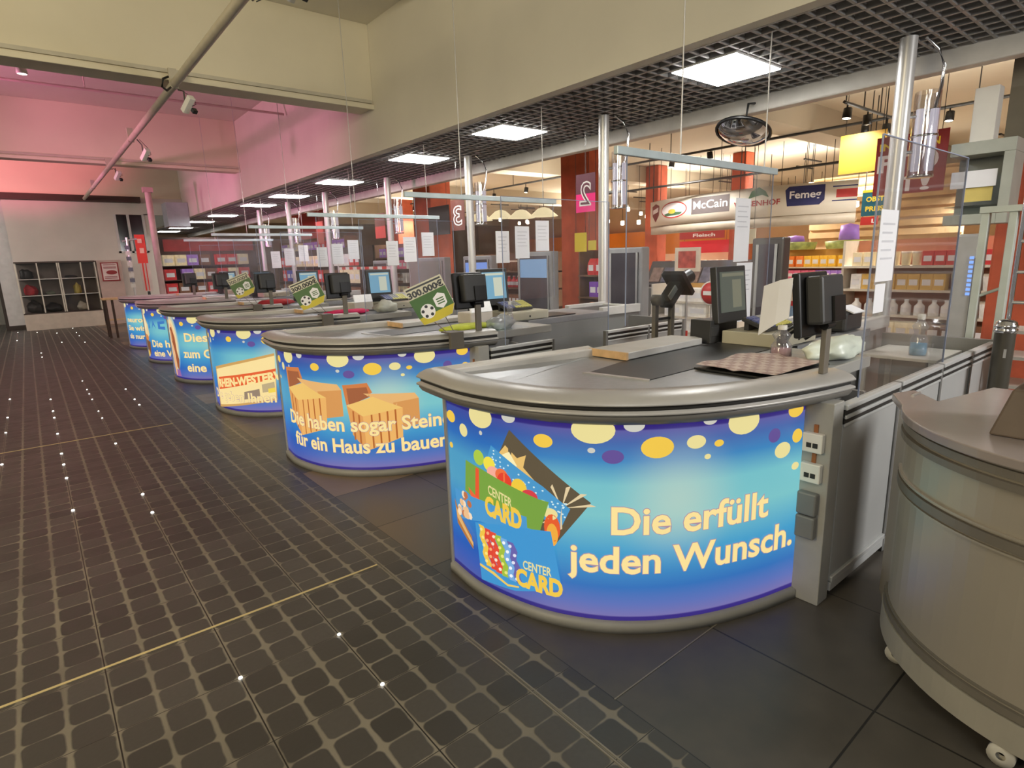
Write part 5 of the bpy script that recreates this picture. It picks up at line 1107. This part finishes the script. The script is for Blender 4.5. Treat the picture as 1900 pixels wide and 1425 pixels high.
shelf_unit('narrow shelf of blue and pink packs left of the no entry sign', 'the shelf by the no entry sign', 7.25, 4.12, 4.58, (.40, .62, .84, 1.02), .4, [(['packet'], ['pink', 'red', 'white'], (.10, .15, .14)), (['packet'], ['blue', 'white'], (.10, .15, .15)), (['packet'], ['blue', 'teal', 'white'], (.10, .15, .14)), (['bottle'], ['white', 'blue'], (.08, .08, .16))], None, 6, (190, 190, 196), 1.25)
shelf_unit('dark crowded shelf behind the third and fourth tills', 'the shelf behind the third till', 8.6, 9.2, 12.2, (.45, .85, 1.22), .5, [(['packet', 'bottle'], ['brown', 'red', 'cream', 'green'], (.15, .2, .24)), (['packet', 'bottle'], ['red', 'yellow', 'brown', 'white'], (.14, .18, .26)), (['packet', 'tub'], ['brown', 'cream', 'gold'], (.15, .2, .24))], mat('shelf_brown', (120, 90, 66)), 7, (104, 84, 72), 1.62)
shelf_unit('crowded shelf behind the fourth and fifth tills', 'the shelf behind the fifth till', 8.6, 13.6, 17.3, (.5, .9, 1.3, 1.65), .5, [(['packet'], ['brown', 'red', 'cream'], (.2, .2, .28)), (['packet', 'bottle'], ['red', 'brown', 'white'], (.2, .18, .28)), (['packet'], ['white', 'cream', 'pink'], (.2, .2, .26)), (['packet'], ['red', 'cream', 'violet'], (.2, .2, .26))], mat('shelf_brown', (120, 90, 66)), 8, (120, 88, 80), 2.05)
shelf_unit('tall pale shelf at the far end behind the last counters', 'the far end shelf', 8.2, 18.6, 25, (.6, 1.1, 1.6, 2.0), .5, [(['packet'], ['brown', 'red', 'cream'], (.3, .25, .36)), (['packet'], ['red', 'brown', 'white'], (.3, .25, .36)), (['packet'], ['white', 'cream', 'pink'], (.3, .25, .34)), (['packet'], ['red', 'cream', 'violet'], (.3, .25, .3))], mat('shelf_brown', (120, 90, 66)), 9, (130, 100, 92), 2.4)
shelf_unit('dark crowded rack close behind the last two counters', 'the rack behind the last counters', 6.6, 14.2, 20.5, (.55, 1.0, 1.45), .45, [(['packet'], ['brown', 'brown', 'red'], (.32, .25, .34)), (['packet'], ['brown', 'red', 'cream', 'blue'], (.32, .22, .34)), (['packet'], ['brown', 'cream', 'red', 'white'], (.30, .2, .30))], mat('shelf_dark', (74, 60, 54), .6), 12, (74, 60, 56), 1.95)
def back_kiosk():
    t = thing('kiosk_rack', 'dark rack with red topped boxes at the far end of the lanes', 'rack', (4.7, 21.8, 0))
    m = MB(); m.box(3.4, 22.0, 0, 6.4, 22.1, 2.5); m.build('back_panel', mat('kiosk_brown', (70, 54, 50), .6, 0, .25, 2), t)
    for z in (.7, 1.15, 1.6): m = MB(); m.box(3.4, 21.6, z-.03, 6.4, 22.0, z); m.build('shelf_board', mat('shelf_dark', (74, 60, 54)), t)
    m = MB(); m.box(3.5, 21.58, 2.05, 6.2, 21.62, 2.42); m.build('header', mat('kiosk_red', (168, 52, 52), .5, 0, .2, 3), t); done()
    rnd = random.Random(4)
    for z in (.7, 1.15, 1.6):
        x = 3.6
        while x < 6.2:
            c = rnd.choice(['brown', 'red', 'cream', 'brown', 'violet']); o = bpy.data.objects.new('packet', product('packet', c, PAL[c], (.32, .25, .34))); COL.objects.link(o); o.location = (x, 21.78, z+.001); o.rotation_euler.z = PI/2
            o['label'] = '%s packet on the dark kiosk rack' % c; o['category'] = 'packet'; o['group'] = '%s packets on the dark kiosk rack' % c; x += rnd.choice((.34, .36, .5))
back_kiosk()
# chest freezer and low bins between shelves and lanes
t = thing('chest_freezer', 'white chest freezer with a red stripe right of the nearest customer display', 'freezer', (9.9, 4.1, 0))
m = MB(); m.box(9.5, 3.5, 0, 10.3, 5.6, .62); m.build('blue_body', mat('freezer_blue', (120, 150, 186), .4), t)
m = MB(); m.box(9.485, 3.5, .62, 10.3, 5.6, .70); m.build('red_stripe', mat('freezer_red', (170, 40, 44), .4), t)
m = MB(); m.box(9.48, 3.48, .70, 10.3, 5.62, .90); m.build('white_rim', mat('freezer_white', (226, 216, 200), .4), t)
m = MB(); m.box(9.55, 3.55, .90, 10.25, 5.55, .93); m.build('glass_lid', clear('freezer_lid', (.85, .88, .9), .12, .05, .1), t); done()
t = thing('magazine_rack', 'grey sloping magazine rack behind the card terminal', 'rack', (7.9, 5.6, 0))
m = MB(); m.box(7.9, 4.5, 0, 8.5, 6.4, .95); m.build('base', greyd, t); m = MB(); m.obox((8.25, 5.45, 1.17), (.04, .9, .22), (0, .5, 0)); m.build('sloped_board', mat('rack_grey', (120, 116, 116), .5), t)
for i in range(7): m = MB(); m.obox((8.18, 4.72+i*.24, 1.16), (.012, .10, .13), (0, .5, 0)); m.build('magazine', mat('magazine_%d' % (i % 3), ((176, 150, 140), (206, 90, 90), (140, 140, 160))[i % 3], .5, 0, .3, 12), t)
done()
m = MB(); m.box(5.75, 3.9, .52, 5.78, 4.16, .63); m.box(5.76, 4.02, 0, 5.775, 4.04, .52); one('price_board', 'small red price board low behind the nearest card terminal', 'sign', m, mat('price_red', (190, 60, 52), .5, 0, .05), (5.76, 4.0, 0))
